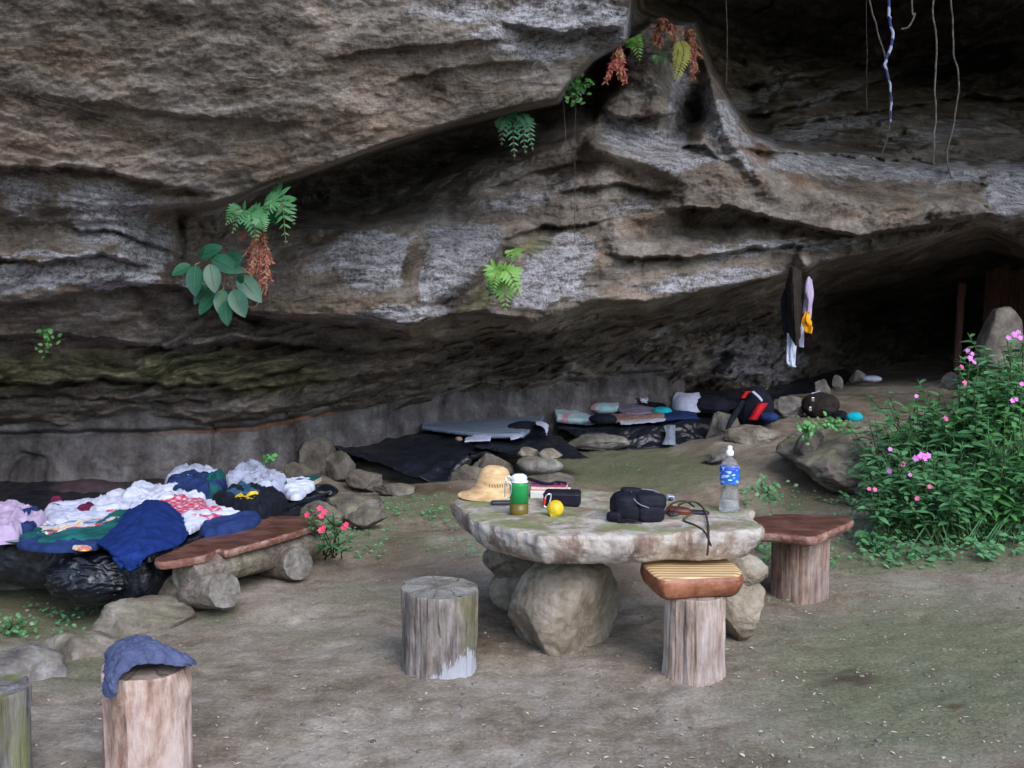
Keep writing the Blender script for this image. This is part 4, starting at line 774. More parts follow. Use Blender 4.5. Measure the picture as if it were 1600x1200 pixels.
heap('shirt', 'white cloth heap nearest the rock wall behind the navy jacket', 'shirt', [(258, 752), (268, 738), (300, 732), (340, 738), (345, 748), (300, 754)], .13, M_WHITE2, 10, wr=.7)
heap('jacket', 'navy and green jacket crumpled at the back of the left bed', 'jacket', [(258, 762), (275, 748), (310, 744), (350, 752), (355, 762), (340, 774), (300, 772)], .13, M_NAVY, 11)
heap('jacket', 'dark green folded sleeve lying on the navy jacket at the back', 'cloth', [(318, 762), (325, 750), (345, 745), (354, 755), (346, 768), (328, 770)], .17, M_GREEN, 12)
heap('shirt', 'bunched white shirt peaking at the far end of the left bed', 'shirt', [(345, 752), (360, 742), (388, 728), (410, 728), (440, 742), (448, 752), (420, 762), (380, 760)], .14, M_WHITE2, 13, wr=.5)
heap('shirt', 'thin white cloth trailing over the two books at the far bed end', 'cloth', [(440, 754), (470, 750), (492, 755), (478, 764), (450, 768)], .07, M_WHITE, 15, wr=.9)
heap('shirt', 'small white rag below the books at the far bed end', 'cloth', [(446, 770), (462, 764), (478, 768), (470, 776), (452, 776)], .04, M_WHITE, 16)
for k, (a, b, lab) in enumerate([((432, 762), .25, 'closed tan edged book at the far end of the left bed'), ((482, 756), -.1, 'dark covered book under the white rag on the outer bed corner')]):
    p = PZ(a[0], a[1], BZ + .03); bo = thing('book', lab, 'book', p)
    obj('cover', rbox(p + [0, 0, .044], (.15, .2, .006), .002, (0, 0, b)), M_GREEN, bo, smooth=False); obj('pages', rbox(p + [0, 0, .022], (.145, .19, .036), .003, (0, 0, b)), M_TAN2 if False else flat('paper_%d' % k, (.5, .42, .3), .9), bo, smooth=False)
heap('jacket', 'black jacket with dull blue lining between the white shirts and the yellow bag', 'jacket', [(330, 782), (350, 768), (385, 756), (420, 762), (450, 775), (430, 790), (408, 800), (370, 795)], .11, M_BLACKC, 17)
heap('cap', 'dusty blue cap lying on the black jacket', 'cap', [(350, 770), (365, 764), (405, 764), (408, 776), (380, 780), (352, 778)], .12, cloth('dusty_blue', (.03, .08, .15)), 18)
heap('plastic_bag', 'small bright yellow plastic bag on the left bed', 'bag', [(366, 778), (385, 775), (405, 774), (409, 783), (398, 790), (385, 784), (368, 783)], .07, M_YEL, 19, wr=1.0, z=BZ + .05)
heap('shirt', 'smooth white shirt to the right of the pink checked cloth', 'shirt', [(320, 786), (350, 780), (385, 782), (395, 792), (380, 802), (340, 806), (320, 800)], .06, M_WHITE, 20, freq=15, aniso=(.4, 1, 1))
heap('cloth', 'white cloth peeking out below the pink checked cloth', 'cloth', [(280, 808), (300, 802), (330, 802), (325, 812), (305, 822), (292, 826)], .06, M_WHITE, 21)
heap('checked_cloth', 'pink and white checked cloth draped across the left bed', 'cloth', [(205, 792), (222, 780), (260, 780), (315, 780), (328, 790), (350, 798), (345, 806), (300, 808), (262, 800), (230, 792)], .08, M_CHECK, 22, wr=.5)
heap('checked_cloth', 'small red checked cloth end left of the white cloth ball', 'cloth', [(148, 802), (165, 794), (190, 796), (196, 802), (170, 808)], .07, M_CHECK, 23)
heap('shirt', 'small white cloth ball beside the blue fleece', 'cloth', [(200, 794), (212, 786), (228, 788), (232, 798), (212, 802)], .09, M_WHITE, 24)
heap('trousers', 'navy trousers folded along the front edge behind the bench', 'trousers', [(312, 824), (330, 810), (370, 806), (400, 796), (408, 806), (395, 818), (350, 828), (320, 832)], .07, M_NAVY, 25)
heap('fleece', 'dark green fleece lining folded along the left bed front', 'fleece', [(28, 838), (40, 826), (90, 830), (125, 826), (160, 822), (190, 804), (212, 800), (210, 816), (180, 836), (120, 846), (60, 848)], .065, M_GREEN, 26, wr=.8, freq=9)
heap('pouch', 'small navy pouch standing behind the green fleece', 'pouch', [(30, 826), (34, 800), (60, 798), (62, 812), (50, 826)], .10, M_NAVY, 27)
heap('fleece', 'navy edge of the green fleece at the front of the left bed', 'fleece', [(26, 845), (60, 842), (120, 838), (160, 838), (150, 852), (90, 856), (40, 852)], .05, M_NAVY, 28)
heap('wrapper', 'crumpled orange and white wrapper at the bed edge below the green fleece', 'wrapper', [(112, 853), (120, 850), (132, 850), (144, 854), (136, 857), (122, 857)], .02, print_mat('wrapper_print', [(.5, .52, .65), (.5, .52, .65), (.6, .42, .05), (.55, .05, .06), (.5, .52, .65)], 22), 29, z=BZ + .03)
# blue fleece: body heap and hanging tongue as one draped patch
bf = patch([[P(190, 800, 6.55), P(205, 789, 6.6), P(235, 782, 6.6), P(258, 786, 6.6), P(275, 800, 6.5), P(290, 812, 6.35)],
            [P(170, 820, 6.2), P(195, 804, 6.2), P(225, 790, 6.25), P(255, 788, 6.25), P(284, 806, 6.2), P(296, 822, 6.1)],
            [P(145, 832, 5.95), P(175, 824, 5.85), P(212, 808, 5.85), P(245, 804, 5.9), P(280, 820, 5.9), P(295, 832, 5.9)],
            [P(140, 842, 5.7), P(168, 846, 5.5), P(208, 838, 5.4), P(235, 840, 5.45), P(265, 846, 5.5), P(285, 848, 5.6)],
            [P(158, 852, 5.45), P(178, 864, 5.25), P(200, 868, 5.2), P(222, 862, 5.24), P(245, 860, 5.32), P(262, 858, 5.42)],
            [P(188, 878, 5.2), P(194, 886, 5.18), P(203, 892, 5.17), P(213, 886, 5.18), P(218, 874, 5.2), P(226, 868, 5.24)]], 130, 110, .013, 9, .02, 31)
tag(obj('fleece', bf, M_BLUE), 'large royal blue fleece spilling over the front edge of the left bed', 'fleece')
tag(obj('sack', bag(P(135, 775, 7.6), (.32, .16, .12), 31, 5, .05), cloth('dull_brown', (.05, .035, .04))), 'dark brown rounded sack behind the white shirts against the rock wall', 'sack')
tag(obj('plastic_bag', bag(P(500, 768, 7.55), (.12, .12, .05), 41, 5, .12), M_SHINY), 'crumpled black plastic at the outer tip of the left bed', 'plastic bag')
tag(obj('strap', tube([PZ(438, 782, BZ), P(438, 800, 7.05), P(436, 820, 7.0)], .008, 6, 10), M_BLACKC), 'black strap hanging from the outer end of the left bed', 'strap')

# ---------------------------------------------------------------- middle bed
tp = patch([[P(640, 664, 10.3), P(700, 660, 10.6), P(800, 660, 10.6), P(860, 664, 10.5), P(880, 672, 10.2)],
            [P(508, 686, 9.2), P(600, 676, 9.5), P(720, 680, 9.3), P(820, 684, 9.2), P(862, 680, 9.4)],
            [P(515, 690, 8.9), P(600, 694, 8.9), P(740, 692, 8.9), P(800, 700, 8.7), P(868, 690, 8.9)],
            [P(524, 694, 8.7), P(600, 710, 8.5), P(752, 700, 8.6), P(812, 706, 8.5), P(890, 702, 8.5)],
            [P(540, 700, 8.55), P(640, 740, 8.2), P(738, 708, 8.4), P(830, 710, 8.4), P(908, 711, 8.35)]], 10, 5, 0, 1)
tp = patch([[P(509, 683, 9.3), P(570, 672, 9.7), P(660, 661, 10.0), P(760, 660, 10.4), P(856, 662, 10.3)],
            [P(512, 687, 9.1), P(570, 683, 9.2), P(660, 675, 9.25), P(750, 683, 9.1), P(860, 676, 9.6)],
            [P(516, 689, 8.9), P(570, 694, 8.9), P(650, 698, 8.8), P(745, 697, 8.8), P(866, 686, 9.1)],
            [P(522, 692, 8.8), P(590, 706, 8.55), P(680, 716, 8.45), P(742, 704, 8.6), P(800, 702, 8.7)],
            [P(530, 696, 8.7), P(610, 718, 8.4), P(692, 738, 8.3), P(726, 718, 8.4), P(750, 706, 8.5)],
            [P(535, 699, 8.6), P(620, 728, 8.3), P(693, 752, 8.2), P(706, 738, 8.3), P(730, 718, 8.4)]], 160, 80, .026, 3.4, .004, 6)
tag(obj('tarp', tp, M_TARP), 'black plastic tarp over the middle bed with one corner hanging to the ground', 'tarp')
tp = patch([[P(745, 690, 8.9), P(800, 684, 9.2), P(850, 678, 9.4), P(872, 680, 9.3), P(880, 684, 9.2)],
            [P(742, 696, 8.7), P(790, 698, 8.7), P(840, 692, 8.8), P(878, 690, 8.8), P(895, 695, 8.8)],
            [P(760, 700, 8.6), P(790, 704, 8.5), P(835, 704, 8.5), P(880, 704, 8.5), P(908, 706, 8.6)],
            [P(770, 702, 8.55), P(800, 708, 8.4), P(838, 712, 8.3), P(882, 715, 8.3), P(920, 714, 8.4)]], 90, 40, .012, 7, .004, 16)
tag(obj('tarp', tp, M_TARP), 'smaller black tarp flap spread right of the middle bed behind the stone stack', 'tarp')
tag(obj('sleeping_mat', patch([[P(668, 656, 9.95), P(740, 652, 10.35), P(790, 652, 10.4), P(850, 654, 10.4)], [P(661, 662, 9.6), P(725, 663, 9.7), P(780, 665, 9.6), P(840, 666, 9.7)], [P(659, 670, 9.3), P(708, 677, 9.1), P(762, 683, 8.95), P(818, 683, 8.95)]], 80, 30, .006, 3, .035, 3, (1, 8, 1)), M_GREYMAT), 'grey blue foam sleeping mat lying on the middle bed', 'sleeping mat')
tag(obj('duffel_bag', bag(P(822, 673, 9.4), (.19, .14, .085), 61, 6, .08), M_BLACKC), 'black duffel bag at the right end of the grey mat', 'duffel bag')
tag(obj('rag', patch([[P(838, 657, 9.3), P(850, 658, 9.3), P(858, 664, 9.3)], [P(838, 662, 9.15), P(850, 666, 9.1), P(856, 675, 9.1)], [P(848, 668, 9.1), P(854, 674, 9.05), P(856, 680, 9.05)]], 30, 24, .008, 20, .005, 3), M_WHITE2), 'small white rag hooked on the duffel bag', 'rag')
tag(obj('sock', patch([[P(796, 682, 8.95), P(808, 678, 9), P(818, 674, 9.1)], [P(798, 686, 8.85), P(810, 683, 8.9), P(820, 678, 9)]], 30, 16, .008, 18, .01, 3), M_WHITE2), 'pale sock lying in front of the duffel bag', 'sock')
tag(obj('folded_cloth', patch([[P(727, 684, 8.9), P(745, 679, 9), P(768, 678, 9)], [P(726, 689, 8.75), P(745, 688, 8.8), P(766, 688, 8.8)]], 40, 18, .01, 16, .012, 9), M_WHITE2), 'pale blue folded cloth on the black tarp edge', 'cloth')
tag(obj('bundle', bag(P(717, 686, 8.8), (.03, .03, .02), 5, 4, .1), M_TAN), 'small brown bundle left of the pale blue folded cloth', 'cloth')
for a, b, lab, m_ in [((718, 652, 10.8), (782, 648, 10.8), 'light wooden board lying behind the grey mat', wood_mat('board_wood', ((.12, .08, .05), (.22, .15, .1), (.3, .22, .16)))), ((688, 644, 10.9), (716, 647, 10.9), 'dark wooden board end behind the grey mat', M_PLANK)]:
    a_, b_ = P(*a), P(*b); L_ = np.linalg.norm(b_ - a_)
    tag(obj('board', rbox((a_ + b_) / 2, (L_, .12, .045), .006, (0, 0, 0), wob=.006), m_), lab, 'board')
tag(obj('torch', rbox(P(721, 641, 10.85), (.10, .05, .04), .012), M_BLACKC), 'short black torch on the dark board', 'torch')
tr = thing('trekking_pole', 'bright blue tube with white end leaning behind the grey mat', 'pole', P(772, 656, 10.5))
obj('shaft', tube([P(744, 638, 10.9), P(772, 657, 10.4)], .02, 12, 8), flat('blue_tube', (.01, .10, .45), .4), tr); obj('tip', tube([P(740, 635, 10.95), P(744.5, 638.3, 10.89)], .021, 12, 4), flat('white_tip', (.6, .62, .65), .5), tr)

# ---------------------------------------------------------------- right bed
tp = patch([[P(860, 652, 11.2), P(930, 650, 11.2), P(1010, 648, 11.3), P(1075, 646, 11.4), P(1112, 648, 11.3)],
            [P(866, 660, 10.4), P(930, 664, 10.3), P(1010, 660, 10.3), P(1070, 654, 10.4), P(1112, 652, 10.5)],
            [P(872, 664, 10.2), P(935, 668, 10.1), P(1010, 664, 10.1), P(1068, 658, 10.2), P(1112, 655, 10.3)],
            [P(880, 668, 10.15), P(938, 680, 10.0), P(1010, 678, 10.0), P(1068, 674, 10.1), P(1109, 670, 10.2)],
            [P(890, 674, 10.1), P(942, 690, 9.95), P(1010, 690, 9.95), P(1068, 688, 10.0), P(1106, 684, 10.1)],
            [P(900, 680, 10.0), P(950, 700, 9.9), P(1010, 698, 9.9), P(1066, 695, 9.95), P(1102, 692, 10.0)]], 150, 80, .022, 4, .004, 26)
tag(obj('tarp', tp, M_TARP), 'black plastic tarp wrapped round the front of the right bed below the pillows', 'tarp')
tag(obj('plastic_sheet', patch([[P(1036, 664, 10.02), P(1046, 663, 10.0), P(1056, 663, 10.02)], [P(1040, 680, 9.95), P(1048, 680, 9.93), P(1056, 680, 9.95)], [P(1034, 694, 9.88), P(1044, 694, 9.86), P(1056, 694, 9.88)]], 20, 30, .01, 9, .003, 5), M_GREYSHEET), 'glossy grey strip hanging on the tarp of the right bed', 'sheet')
def bedcloth(name, label, cat, a, b, c_, mat, seed, thick=.03, wr=.012): tag(obj(name, patch([[P(*q) for q in a], [P(*q) for q in b], [P(*q) for q in c_]], 50, 26, wr, 7, thick, seed), mat), label, cat)
bedcloth('pillow', 'printed pillow at the left end of the right bed', 'pillow', [(864, 640, 10.7), (885, 643, 10.9), (905, 648, 11)], [(866, 648, 10.45), (890, 650, 10.5), (920, 656, 10.6)], [(870, 657, 10.3), (895, 661, 10.3), (925, 661, 10.3)], M_PILLOW, 1, .06)
bedcloth('pillow', 'pastel printed pillow lying behind the first one on the right bed', 'pillow', [(905, 634, 11.2), (935, 628, 11.4), (960, 630, 11.4)], [(904, 634, 11.0), (935, 636, 10.9), (966, 637, 11)], [(915, 640, 10.9), (940, 645, 10.8), (964, 642, 10.8)], M_PILLOW, 2, .06)
bedcloth('sheet', 'pale crumpled sheet beside the black boot on the right bed', 'sheet', [(905, 646, 10.9), (930, 646, 10.9), (955, 642, 11)], [(908, 654, 10.5), (930, 652, 10.6), (958, 648, 10.7)], [(915, 661, 10.25), (930, 660, 10.3), (948, 652, 10.5)], M_WHITE2, 3, .02, .02)
bedcloth('blanket', 'lilac grey blanket spread in the middle of the right bed', 'blanket', [(960, 634, 11.3), (990, 632, 11.4), (1024, 636, 11.4)], [(962, 640, 10.9), (990, 638, 10.9), (1024, 642, 10.9)], [(978, 650, 10.6), (998, 648, 10.6), (1018, 646, 10.7)], M_LILAC, 4)
bedcloth('blanket', 'tan blanket rolled along the front of the right bed', 'blanket', [(955, 648, 10.7), (990, 650, 10.6), (1035, 646, 10.7)], [(958, 652, 10.4), (990, 652, 10.35), (1038, 650, 10.4)], [(962, 660, 10.2), (990, 658, 10.2), (1038, 655, 10.25)], M_TAN, 5)
bedcloth('blanket', 'pale blue sheet edge over the tarp of the right bed', 'sheet', [(966, 656, 10.25), (995, 655, 10.25), (1040, 652, 10.3)], [(968, 659, 10.15), (995, 658, 10.15), (1040, 654, 10.2)], [(970, 662, 10.08), (995, 660, 10.08), (1036, 657, 10.12)], M_WHITE2, 6, .01)
bedcloth('jacket', 'navy jacket lying at the right end of the right bed', 'jacket', [(1040, 646, 10.8), (1060, 643, 10.9), (1085, 646, 10.9)], [(1038, 650, 10.5), (1060, 648, 10.5), (1088, 650, 10.5)], [(1034, 655, 10.25), (1060, 655, 10.25), (1090, 654, 10.3)], M_NAVY, 7)
bedcloth('cloth', 'dark folded cloths behind the lilac blanket on the right bed', 'cloth', [(972, 628, 11.7), (1000, 626, 11.7), (1035, 632, 11.6)], [(972, 632, 11.4), (1000, 630, 11.4), (1040, 636, 11.3)], [(975, 636, 11.2), (1000, 635, 11.2), (1038, 641, 11.1)], M_BLACKC, 8)
tag(obj('cushion', bag(P(1034, 643, 10.75), (.11, .1, .05), 71, 5, .04), M_TEAL), 'turquoise cushion on the right bed before the white sack', 'cushion')
tag(obj('boot', bag(P(942, 655, 10.15), (.14, .1, .055), 77, 5, .04), M_BLACKC), 'black boot lying on the pale sheet of the right bed', 'boot')
tag(obj('sack', patch([[P(1056, 622, 11.15), P(1072, 625, 11.1), P(1090, 623, 11.15)], [P(1057, 632, 11.05), P(1072, 633, 10.95), P(1090, 632, 11.05)], [P(1060, 644, 11.0), P(1074, 648, 10.9), P(1089, 646, 11.0)]], 40, 34, .012, 6, .1, 5), M_WHITE2), 'white square sack standing at the right end of the right bed', 'sack')
bedcloth('spotted_cloth', 'black and white spotted cloth bundle against the wall behind the right bed', 'cloth', [(984, 616, 11.6), (998, 612, 11.7), (1008, 618, 11.6)], [(982, 621, 11.4), (998, 618, 11.4), (1012, 624, 11.4)], [(985, 624, 11.3), (1000, 626, 11.3), (1012, 628, 11.3)], M_LEOP, 14, .05, .03)
tag(obj('pot', bag(P(1030, 621, 11.7), (.05, .05, .05), 7, 4, .03), M_BLACKC), 'small round black bundle against the wall near the white sack', 'bundle')
tag(obj('tarp', patch([[P(1055, 606, 12.0), P(1120, 606, 12.2), P(1180, 600, 12.8), P(1280, 580, 14.2), P(1300, 560, 15.5)], [P(1058, 616, 11.6), P(1120, 618, 11.6), P(1190, 612, 12.0), P(1270, 600, 13), P(1330, 580, 14.4)], [P(1090, 640, 11.2), P(1130, 636, 11.1), P(1200, 628, 11.6), P(1260, 622, 12), P(1320, 598, 13.4)]], 120, 40, .03, 3, .006, 9), M_TARP), 'dark plastic tarp heaped at the back of the cave behind the red backpack', 'tarp')
tag(obj('bundle', bag(P(1112, 634, 11.0), (.2, .16, .1), 83, 5, .1), M_BLACKC), 'dark clothes bundle between the white sack and the backpack', 'bundle')

# ---------------------------------------------------------------- backpack and things on the sand slope
bp = thing('backpack', 'black backpack with red panels and a white tag leaning on the sand slope', 'backpack', gp(1178, 9.9, .42))
c = P(1180, 642, 10.0)
obj('body', bag(c, (.17, .14, .24), 91, 6, .05), M_BLACKC, bp)
for a in [[(1160, 622, 9.85), (1166, 614, 9.85), (1170, 612, 9.86)], [(1176, 656, 9.78), (1186, 640, 9.78), (1192, 630, 9.8)]]:
    wdt = 3.5 if a[0][0] == 1160 else 7
    obj('panel', patch([[P(x - wdt, y, d) for x, y, d in a], [P(x, y, d - .06) for x, y, d in a], [P(x + wdt, y, d) for x, y, d in a]], 20, 10, .004, 9, .012, 3), M_RED, bp)
obj('tag', patch([[P(1174, 612, 9.84), P(1183, 620, 9.8), P(1190, 628, 9.78)], [P(1178, 611, 9.84), P(1187, 619, 9.8), P(1192, 625, 9.78)]], 12, 6, .003, 9, .01, 3), M_WHITE, bp)
obj('strap', tube([P(1160, 628, 9.8), P(1150, 645, 9.7), P(1142, 658, 9.6), P(1136, 672, 9.55)], [.03, .03, .02], 8, 16), M_BLACKC, bp)
tag(obj('bag', bag(P(1202, 652, 9.75), (.085, .08, .05), 95, 5, .06), M_NAVY), 'navy blue bag lying against the right side of the red and black backpack', 'bag')
db = thing('bag', 'dark brown bag with two shiny buckles lying on the sand slope', 'bag', gp(1283, 10.6, .6))
obj('body', bag(P(1282, 634, 10.6), (.19, .16, .13), 97, 6, .08), M_BROWNJ, db)
for x, y in ((1266, 639), (1270, 624)): obj('buckle', rbox(P(x, y, 10.44), (.03, .012, .045), .004), flat('steel_buckle', (.5, .52, .6), .25, .5, .8), db)
tag(obj('cloth_scrap', patch([[P(1268, 614, 10.65), P(1280, 610, 10.7)], [P(1268, 620, 10.6), P(1284, 614, 10.6)]], 16, 10, .006, 12, .01, 3), M_WHITE2), 'pale rag lying on top of the dark brown bag', 'rag')
tag(obj('bundle', bag(P(1312, 650, 9.6), (.07, .07, .05), 99, 5, .1), M_BLACKC), 'small dark bundle beside the turquoise bag on the ledge', 'bundle')
tag(obj('bag', bag(P(1335, 652, 9.4), (.075, .06, .048), 101, 5, .04), M_TEAL), 'small turquoise bag on the mossy ledge', 'bag')
tag(obj('cloth_scrap', bag(P(1362, 592, 12.4), (.12, .08, .04), 103, 4, .08), M_WHITE2), 'dim white scrap at the far end of the sand slope', 'scrap')

# ---------------------------------------------------------------- hanging clothes
def hang(name, label, cat, rows, mat, seed, thick=.02, wr=.022): tag(obj(name, patch([[P(*q) for q in r] for r in rows], 30, 60, wr, 9, thick, seed, (1, 1, .25)), mat), label, cat)
hang('jacket', 'long dark brown jacket hanging from the rock knob', 'jacket', [[(1233, 418, 9.0), (1240, 414, 8.96), (1252, 422, 9.0)], [(1227, 448, 9.02), (1240, 446, 8.86), (1254, 446, 9.0)], [(1228, 488, 9.02), (1241, 486, 8.84), (1253, 486, 9.0)], [(1230, 518, 9.02), (1243, 516, 8.88), (1254, 512, 9.0)], [(1237, 532, 9.02), (1244, 540, 8.94), (1252, 526, 9.0)]], M_BROWNJ, 1)
hang('jacket', 'dark grey jacket sleeve hanging at the left of the long brown jacket', 'garment', [[(1230, 440, 9.12), (1236, 440, 9.1)], [(1220, 470, 9.12), (1232, 475, 9.1)], [(1224, 510, 9.1), (1234, 512, 9.1)], [(1229, 530, 9.1), (1236, 530, 9.1)]], M_BLACKC, 2)
hang('trousers', 'white trouser leg hanging lowest below the brown jacket', 'trousers', [[(1229, 520, 9.1), (1244, 520, 9.06)], [(1229, 545, 9.08), (1243, 545, 9.04)], [(1229, 565, 9.06), (1241, 568, 9.02)], [(1231, 572, 9.06), (1241, 574, 9.02)]], M_WHITE, 3)
hang('shirt', 'pale grey shirt tail hanging between the jacket and the orange cloth', 'shirt', [[(1246, 500, 9.1), (1254, 500, 9.08)], [(1246, 520, 9.08), (1256, 520, 9.06)], [(1248, 542, 9.08), (1255, 543, 9.06)]], M_WHITE2, 4)
hang('shirt', 'white and pale pink shirt hanging at the right of the brown jacket', 'shirt', [[(1259, 438, 9.02), (1264, 432, 8.98), (1270, 437, 9.0)], [(1254, 452, 9.04), (1262, 452, 8.96), (1271, 452, 9.0)], [(1254, 466, 9.04), (1263, 470, 8.96), (1271, 476, 9.0)], [(1253, 490, 9.04), (1261, 492, 8.98), (1269, 498, 9.0)]], M_PINK, 5)
hang('cloth', 'orange cloth hanging below the white shirt', 'cloth', [[(1257, 486, 8.96), (1264, 488, 8.92)], [(1252, 500, 8.96), (1260, 500, 8.9), (1268, 502, 8.94)], [(1256, 514, 8.96), (1268, 510, 8.92)], [(1257, 519, 8.96), (1266, 521, 8.92)]], M_ORANGE, 6)

# ---------------------------------------------------------------- things on the table
def lathe_axis(prof, seg=48): return lathe((0, 0, 0), prof, seg)
def place(VF, c, eul=(0, 0, 0)):
    M = np.array(Euler(eul).to_matrix()); return VF[0] @ M.T + np.array(c), VF[1]
# hat
M_STRAW = pmat('straw', (.42, .25, .11), (.68, .48, .26), 14, .75, .2, .6, .004, 60, (1, 1, 2.4))
def hat_vf():
    pr = [(.004, .168), (.03, .166), (.055, .158), (.072, .142), (.081, .12), (.086, .095), (.089, .07), (.096, .045), (.112, .022), (.135, .007), (.150, 0)]
    rr = crs([(a, 0, b) for a, b in pr], 46); seg = 72; V = []
    for r, _, z in rr:
        for k in range(seg):
            g = 2 * math.pi * k / seg; st_ = 1 + .28 * max(0, math.cos(g - math.pi)) * (1 - z / .168) ** 2 - .05 * max(0, math.cos(g)) * (1 - z / .168)
            V.append((r * st_ * math.cos(g), r * st_ * math.sin(g), z + .0018 * math.sin(z * 900) + .004 * math.sin(3 * g) * (1 - z / .168)))
    V = np.array(V); inn = V * [.975, .975, 1] - [0, 0, .003]; inn[:, 2] = np.maximum(inn[:, 2], 0); n = len(V)
    Fc = [f[::-1] for f in grid_faces(46, seg, True)]; Fc += [tuple(i + n for i in f[::-1]) for f in Fc]; Fc += [tuple(range(seg)), tuple(range(n, n + seg))[::-1]]
    b = 45 * seg; Fc += [(b + j, b + (j + 1) % seg, n + b + (j + 1) % seg, n + b + j) for j in range(seg)]
    return np.concatenate([V, inn]), Fc
hc = T(771, 778); ht = thing('straw_hat', 'woven straw hat with domed crown and flared brim standing on the table', 'hat', hc)
fix_up(obj('crown', place(hat_vf(), hc + [0, 0, .004], (0, R(4), 0)), M_STRAW, ht))
for k in range(9):
    g = R(-112 + k * 9); p = hc + np.array([.0885 * math.cos(g), .0885 * math.sin(g), .088]); q = hc + np.array([.091 * math.cos(g + .03), .091 * math.sin(g + .03), .070 if k % 3 else .066])
    obj('stitch', tube([p, q], .0016, 5, 4), flat('dark_thread', (.07, .045, .03), .9), ht) if k else None
# green bottle
M_GREENB = bpy.data.materials.new('green_plastic'); M_GREENB.use_nodes = True; b_ = M_GREENB.node_tree.nodes['Principled BSDF']
b_.inputs['Base Color'].default_value = (.03, .36, .10, 1); b_.inputs['Roughness'].default_value = .25; b_.inputs['Transmission Weight'].default_value = .35; b_.inputs['IOR'].default_value = 1.3
bc = T(811, 804); gb = thing('drinking_bottle', 'green plastic drinking bottle with white screw cap and brown liquid at the bottom', 'bottle', bc)
obj('body', lathe(bc, [(.040, .058), (.0455, .06), (.0455, .146), (.043, .156), (.035, .160)]), M_GREENB, gb)
obj('liquid', lathe(bc, [(.038, 0), (.044, .004), (.0455, .012), (.0455, .0575), (.03, .058)]), pmat('brown_liquid', (.10, .075, .008), (.15, .11, .015), 6, .3, .4, 0), gb)
obj('collar', lathe(bc, [(.037, .158), (.044, .159), (.044, .164), (.037, .165)]), flat('white_plastic', (.72, .76, .78), .35), gb)
obj('cap', lathe(bc, [(.036, .165), (.038, .167), (.038, .186), (.034, .191), (.028, .192), (.026, .197), (.006, .198)]), flat('white_cap', (.8, .82, .84), .3), gb)
lp = [bc + np.array(q) for q in [(-.036, -.01, .175), (-.046, -.03, .19), (-.062, -.02, .186), (-.060, -.03, .166), (-.05, -.035, .158)]]
obj('strap', tube(lp, .0045, 8, 24), flat('white_plastic', (.72, .76, .78), .35), gb)
lp = crs([bc + np.array(q) for q in [(-.052, -.035, .168), (-.066, -.035, .158), (-.068, -.035, .10), (-.056, -.037, .088), (-.043, -.040, .10), (-.038, -.040, .15)]], 40, True)
obj('carabiner', tube(list(lp) + [lp[0]], .0032, 8, 60), flat('silver_metal', (.62, .66, .72), .25, .5, .7), gb)
# flat dark case
tag(obj('glasses_case', rbox(T(786, 790) + [0, 0, .014], (.125, .055, .026), .0125, (0, 0, R(4))), flat('dark_case', (.03, .035, .05), .4)), 'flat dark oval case lying between the straw hat and the green bottle', 'glasses case')
# books
bk_ = thing('book', 'red and purple covered book lying on the white book behind the black pouch', 'book', T(858, 776))
b0 = T(858, 776)
obj('cover', rbox(b0 + [.0, .0, .0655], (.19, .13, .004), .0015, (0, 0, R(-8))), print_mat('purple_cover', [(.12, .03, .10), (.25, .05, .16), (.42, .04, .05)], 14), bk_, smooth=False)
obj('back_cover', rbox(b0 + [.0, .0, .045], (.19, .13, .004), .0015, (0, 0, R(-8))), flat('red_cover', (.5, .06, .03), .6), bk_, smooth=False)
obj('pages', rbox(b0 + [.002, .0, .055], (.184, .124, .017), .0015, (0, 0, R(-8))), flat('paper_a', (.6, .5, .4), .9), bk_, smooth=False)
tag(obj('book', rbox(b0 + [.008, -.006, .0225], (.205, .145, .040), .003, (0, 0, R(-6))), flat('paper_b', (.6, .58, .56), .9), smooth=False), 'thick white edged book at the bottom of the pile behind the black pouch', 'book')
sg_ = thing('sunglasses', 'black sunglasses with strap lying on the purple book', 'sunglasses', T(852, 776) + [0, 0, .068])
c = b0 + [0, 0, .072]
for dx in (.028, .07):
    lp = [c + np.array([dx + .019 * math.cos(t), -.02 + .01 * math.sin(t), .008 * math.sin(t)]) for t in np.linspace(0, 2 * math.pi, 13)]; obj('lens', tube(lp, .004, 6, 26), M_BLACKC, sg_)
obj('strap', tube([c + np.array(q) for q in [(-.11, .02, .022), (-.07, .0, .012), (-.03, -.02, .004), (.01, -.03, .004), (.04, -.02, .012), (.09, .0, .004)]], [.010, .007, .005], 8, 30), M_BLACKC, sg_)
# black pouch with carabiner
pc = T(879, 792) + [0, .03, 0]; po = thing('pouch', 'boxy black zip pouch with a red carabiner clipped to its end beside the lemon', 'pouch', pc)
M_NYL = pmat('black_nylon', (.005, .005, .010), (.012, .012, .022), 25, .7, .2, .4, .002, 120)
obj('body', rbox(pc + [0, 0, .040], (.185, .11, .078), .016, (0, 0, R(-9)), wob=.002), M_NYL, po); obj('zip', rbox(pc + [0, 0, .064], (.188, .113, .004), .002, (0, 0, R(-9))), flat('zip_black', (.03, .03, .035), .4), po)
lp = crs([pc + np.array(q) for q in [(-.088, -.06, .052), (-.075, -.066, .070), (-.060, -.062, .066), (-.066, -.066, .03), (-.078, -.07, .008), (-.094, -.068, .012)]], 40, True)
obj('carabiner', tube(list(lp) + [lp[0]], .0040, 8, 60), flat('silver_metal_b', (.65, .68, .75), .25, .5, .6), po)
obj('carabiner_gate', tube([pc + np.array([-.0935, -.0685, .016]), pc + np.array([-.0885, -.0645, .05])], .0052, 8, 6), flat('red_enamel', (.65, .02, .02), .35), po)
